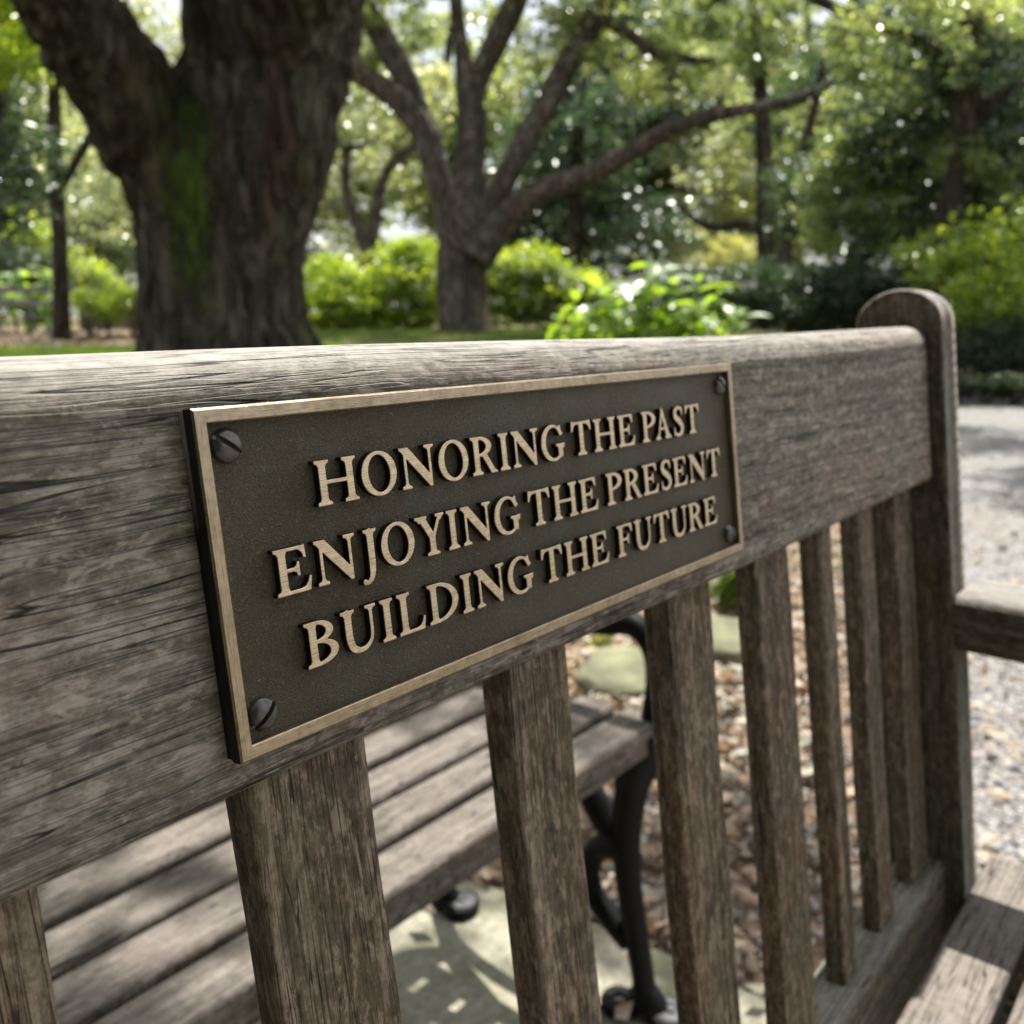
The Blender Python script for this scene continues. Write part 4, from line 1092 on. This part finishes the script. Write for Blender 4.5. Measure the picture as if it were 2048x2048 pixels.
shrub('leafy_hedge', 'bright green shrub beside the left edge of the huge oak', [(215, 615, 0.28, .7), (265, 600, 0.25, .7), (170, 600, 0.2, .7)], 'bright', 15.2)
shrub('leafy_hedge', 'blue green broad bush at the far left edge', [(20, 530, 0.6, .8), (90, 560, 0.45, .7)], 'dark', 18.5)

# broad-leaved plant: every big leaf its own part
def blade(L, w, bend):
    V, Fc = [], []; n = 7
    for i in range(n + 1):
        t = i / n; ww = w * math.sin(math.pi * min(t * 0.92 + 0.04, 1)) ** 0.8 * (1 - 0.25 * t)
        y = L * t; z = -bend * t * t * L
        V += [(-ww / 2, y, z + ww * 0.12), (0, y, z), (ww / 2, y, z + ww * 0.12)]
    for i in range(n):
        a = i * 3; Fc += [(a, a + 1, a + 4, a + 3), (a + 1, a + 2, a + 5, a + 4)]
    return mesh_np('leaf', V, Fc, L_BROAD, True)
BLD = [blade(0.24, 0.11, 0.5), blade(0.19, 0.095, 0.8), blade(0.29, 0.12, 0.35)]
def broad_plant(label, D, stems, nl, lo=0.2):
    b = at(stems[0][0], 640, D); b.z = hgt(b.x, b.y)
    t = empty('broad_leaved_plant', b, label, 'plant', 'broad leaved plants behind the rail')
    for (x, y, spread) in stems:
        c = at(x, y, D + rng.uniform(-.25, .25)); top = np.array((c.x - b.x, c.y - b.y, c.z - b.z))
        root = np.array((top[0] * .8, top[1] * .8, 0.0)); mid = (root + top) / 2 + rng.uniform(-.05, .05, 3)
        m = MB(); m.tube([(*root, .014), (*mid, .011), (*top, .006)], 6, 4); obj('stem', m.mesh('stem', L_BRIGHT), t)
        for k in range(nl):
            f = lo + (1 - lo) * (k + 1) / nl; p = root + (top - root) * f
            o = obj('leaf', BLD[int(rng.integers(3))], t, tuple(p), (rng.uniform(-0.3, 0.75), rng.uniform(-.4, .4), k * 2.4 + rng.uniform(-.4, .4)))
            s = rng.uniform(0.8, 1.25) * spread; o.scale = (s, s, s)
broad_plant('sunlit broad leaved plant with glossy leaves rising above the rail right of the plaque', 8.5,
            [(1150, 600, 1), (1200, 575, 1), (1250, 590, 1), (1300, 545, 1), (1350, 570, .9), (1400, 600, .9), (1270, 630, 1), (1180, 635, 1), (1330, 640, 1), (1440, 585, .9), (1490, 620, .8), (1120, 640, .9), (1400, 560, 1), (1380, 620, 1), (1230, 565, 1), (1310, 525, 1.1), (1450, 610, .9), (1170, 610, 1.1)], 15, 0.35)
broad_plant('glossy blue green leaved plant at the left edge behind the small grey bench', 17.6, [(40, 540, 1.5), (100, 550, 1.5), (0, 560, 1.5), (70, 580, 1.5), (-50, 560, 1.5), (140, 580, 1.3)], 15, 0.3)

# ------------------------------------------------------------------ garden furniture and wall at left
def park_bench():
    c = at(95, 664, 16.5); z = hgt(c.x, c.y)
    t = empty('park_bench', (c.x, c.y, z), 'small pale grey slatted bench at the far left on the leaf litter', 'bench')
    d = ray(95, 660); t.rotation_euler = (0, 0, math.atan2(d.y, d.x) - math.pi / 2)
    G_ = simple('pale_grey_timber', (0.17, 0.162, 0.155), 0.85, 0, 30, 0.3)
    def bx(name, *a):
        m = MB(); m.box(*a); obj(name, m.mesh(name, G_, False), t)
    for k in range(3): bx('seat_slat', -0.72, -0.30 + 0.13 * k, 0.30, 0.72, -0.19 + 0.13 * k, 0.335)
    for k in range(2): bx('back_rail', -0.72, 0.13, 0.46 + 0.20 * k, 0.72, 0.17, 0.55 + 0.20 * k)
    for x in (-0.68, -0.23, 0.23, 0.62): bx('back_post', x, 0.175, 0.0, x + 0.06, 0.225, 0.76)
    for x in (-0.66, 0.60): bx('front_leg', x, -0.28, 0.0, x + 0.06, -0.22, 0.298)
park_bench()
c = at(262, 600, 21); z = hgt(c.x, c.y)
m = MB(); m.box(-1.0, 0, -0.2, 0.9, 0.25, 0.72)
w = empty('garden_wall', (c.x, c.y, z), 'low brown garden wall with a darker coping beside the huge oak', 'wall')
d = ray(262, 600); w.rotation_euler = (0, 0, math.atan2(d.y, d.x) - math.pi / 2)
obj('wall_body', m.mesh('wall_body', WALLM, False), w)
m = MB(); m.box(-1.05, -0.05, 0.722, 0.95, 0.30, 0.83); obj('coping', m.mesh('coping', simple('dark_coping', (0.07, 0.055, 0.04), 0.9), False), w)

# lawn blades
def lawn():
    P = []
    while len(P) < 26000:
        x = rng.uniform(-150, 1250); D = rng.uniform(10.5, 20) if x > 300 else rng.uniform(10, 14.3)
        y = 640; p = at(x, y, D)
        P.append((p.x, p.y, hgt(p.x, p.y)))
    P = np.array(P); n = len(P)
    a = rng.random(n) * 6.28; hh = rng.uniform(0.03, 0.09, n); w = rng.uniform(0.006, 0.012, n)
    dx = np.stack([np.cos(a), np.sin(a), np.zeros(n)], 1) * w[:, None]
    tip = P + np.stack([rng.uniform(-.03, .03, n), rng.uniform(-.03, .03, n), hh], 1)
    V = np.stack([P - dx, P + dx, tip], 1).reshape(-1, 3)
    return mesh_np('lawn_grass', V, np.arange(n * 3).reshape(n, 3), L_GRASS, False)
obj('lawn_grass', lawn(), kind='stuff', label='short green lawn grass around the oaks')

# dense evergreens added out of view, left and behind the viewer, to block skylight
for i, (x, y, r, h, lb) in enumerate([(-3.6, -2.4, 2.6, 3.6, 'unseen tall evergreen added to block skylight, level with the left end of the bench'), (-4.0, 2.2, 2.8, 3.8, 'unseen tall evergreen added to block skylight, past the left end of the plank bench'),
                                (-2.1, -2.2, 1.5, 1.8, 'unseen evergreen shrub added to block skylight, diagonally in front of the bench at left'), (-3.2, 0.1, 2.0, 4.6, 'unseen tall evergreen added to block skylight over the left end of the benches'),
                                (-2.9, -4.8, 2.4, 4.6, 'unseen evergreen added to block skylight behind the viewer at left')]):
    t = empty('blocker_evergreen', (x, y, -0.03), lb, 'shrub', 'unseen evergreens added to block skylight')
    m = MB(); m.tube([(0, 0, -.1, .06), (0.05, 0, h * .6, .05), (0, 0.05, h, .02)], 8, 4); obj('stem', m.mesh('stem', BARK), t)
    o = add_crown(t, 'hedge', (0, 0, h * 0.85), (r, r, r * 1.15), (0, 0, 0)); o.name = 'foliage'
    o = add_crown(t, 'hedge', (0, 0, h * 0.85), (r * .8, r * .8, r), (0, 0, 0)); o.name = 'foliage'

P = []
while len(P) < 2600:
    x = rng.uniform(-120, 300); D = rng.uniform(14.2, 17.6); p = at(x, 640, D); P.append((p.x, p.y, hgt(p.x, p.y) + 0.02 + 0.03 * rng.random()))
obj('leaf_litter', leaves_mesh('far_leaf_litter', P, 0.11, L_DRY, 0.55, 0.8, 0.7), kind='stuff', label='pinkish brown fallen leaves round the small grey bench')
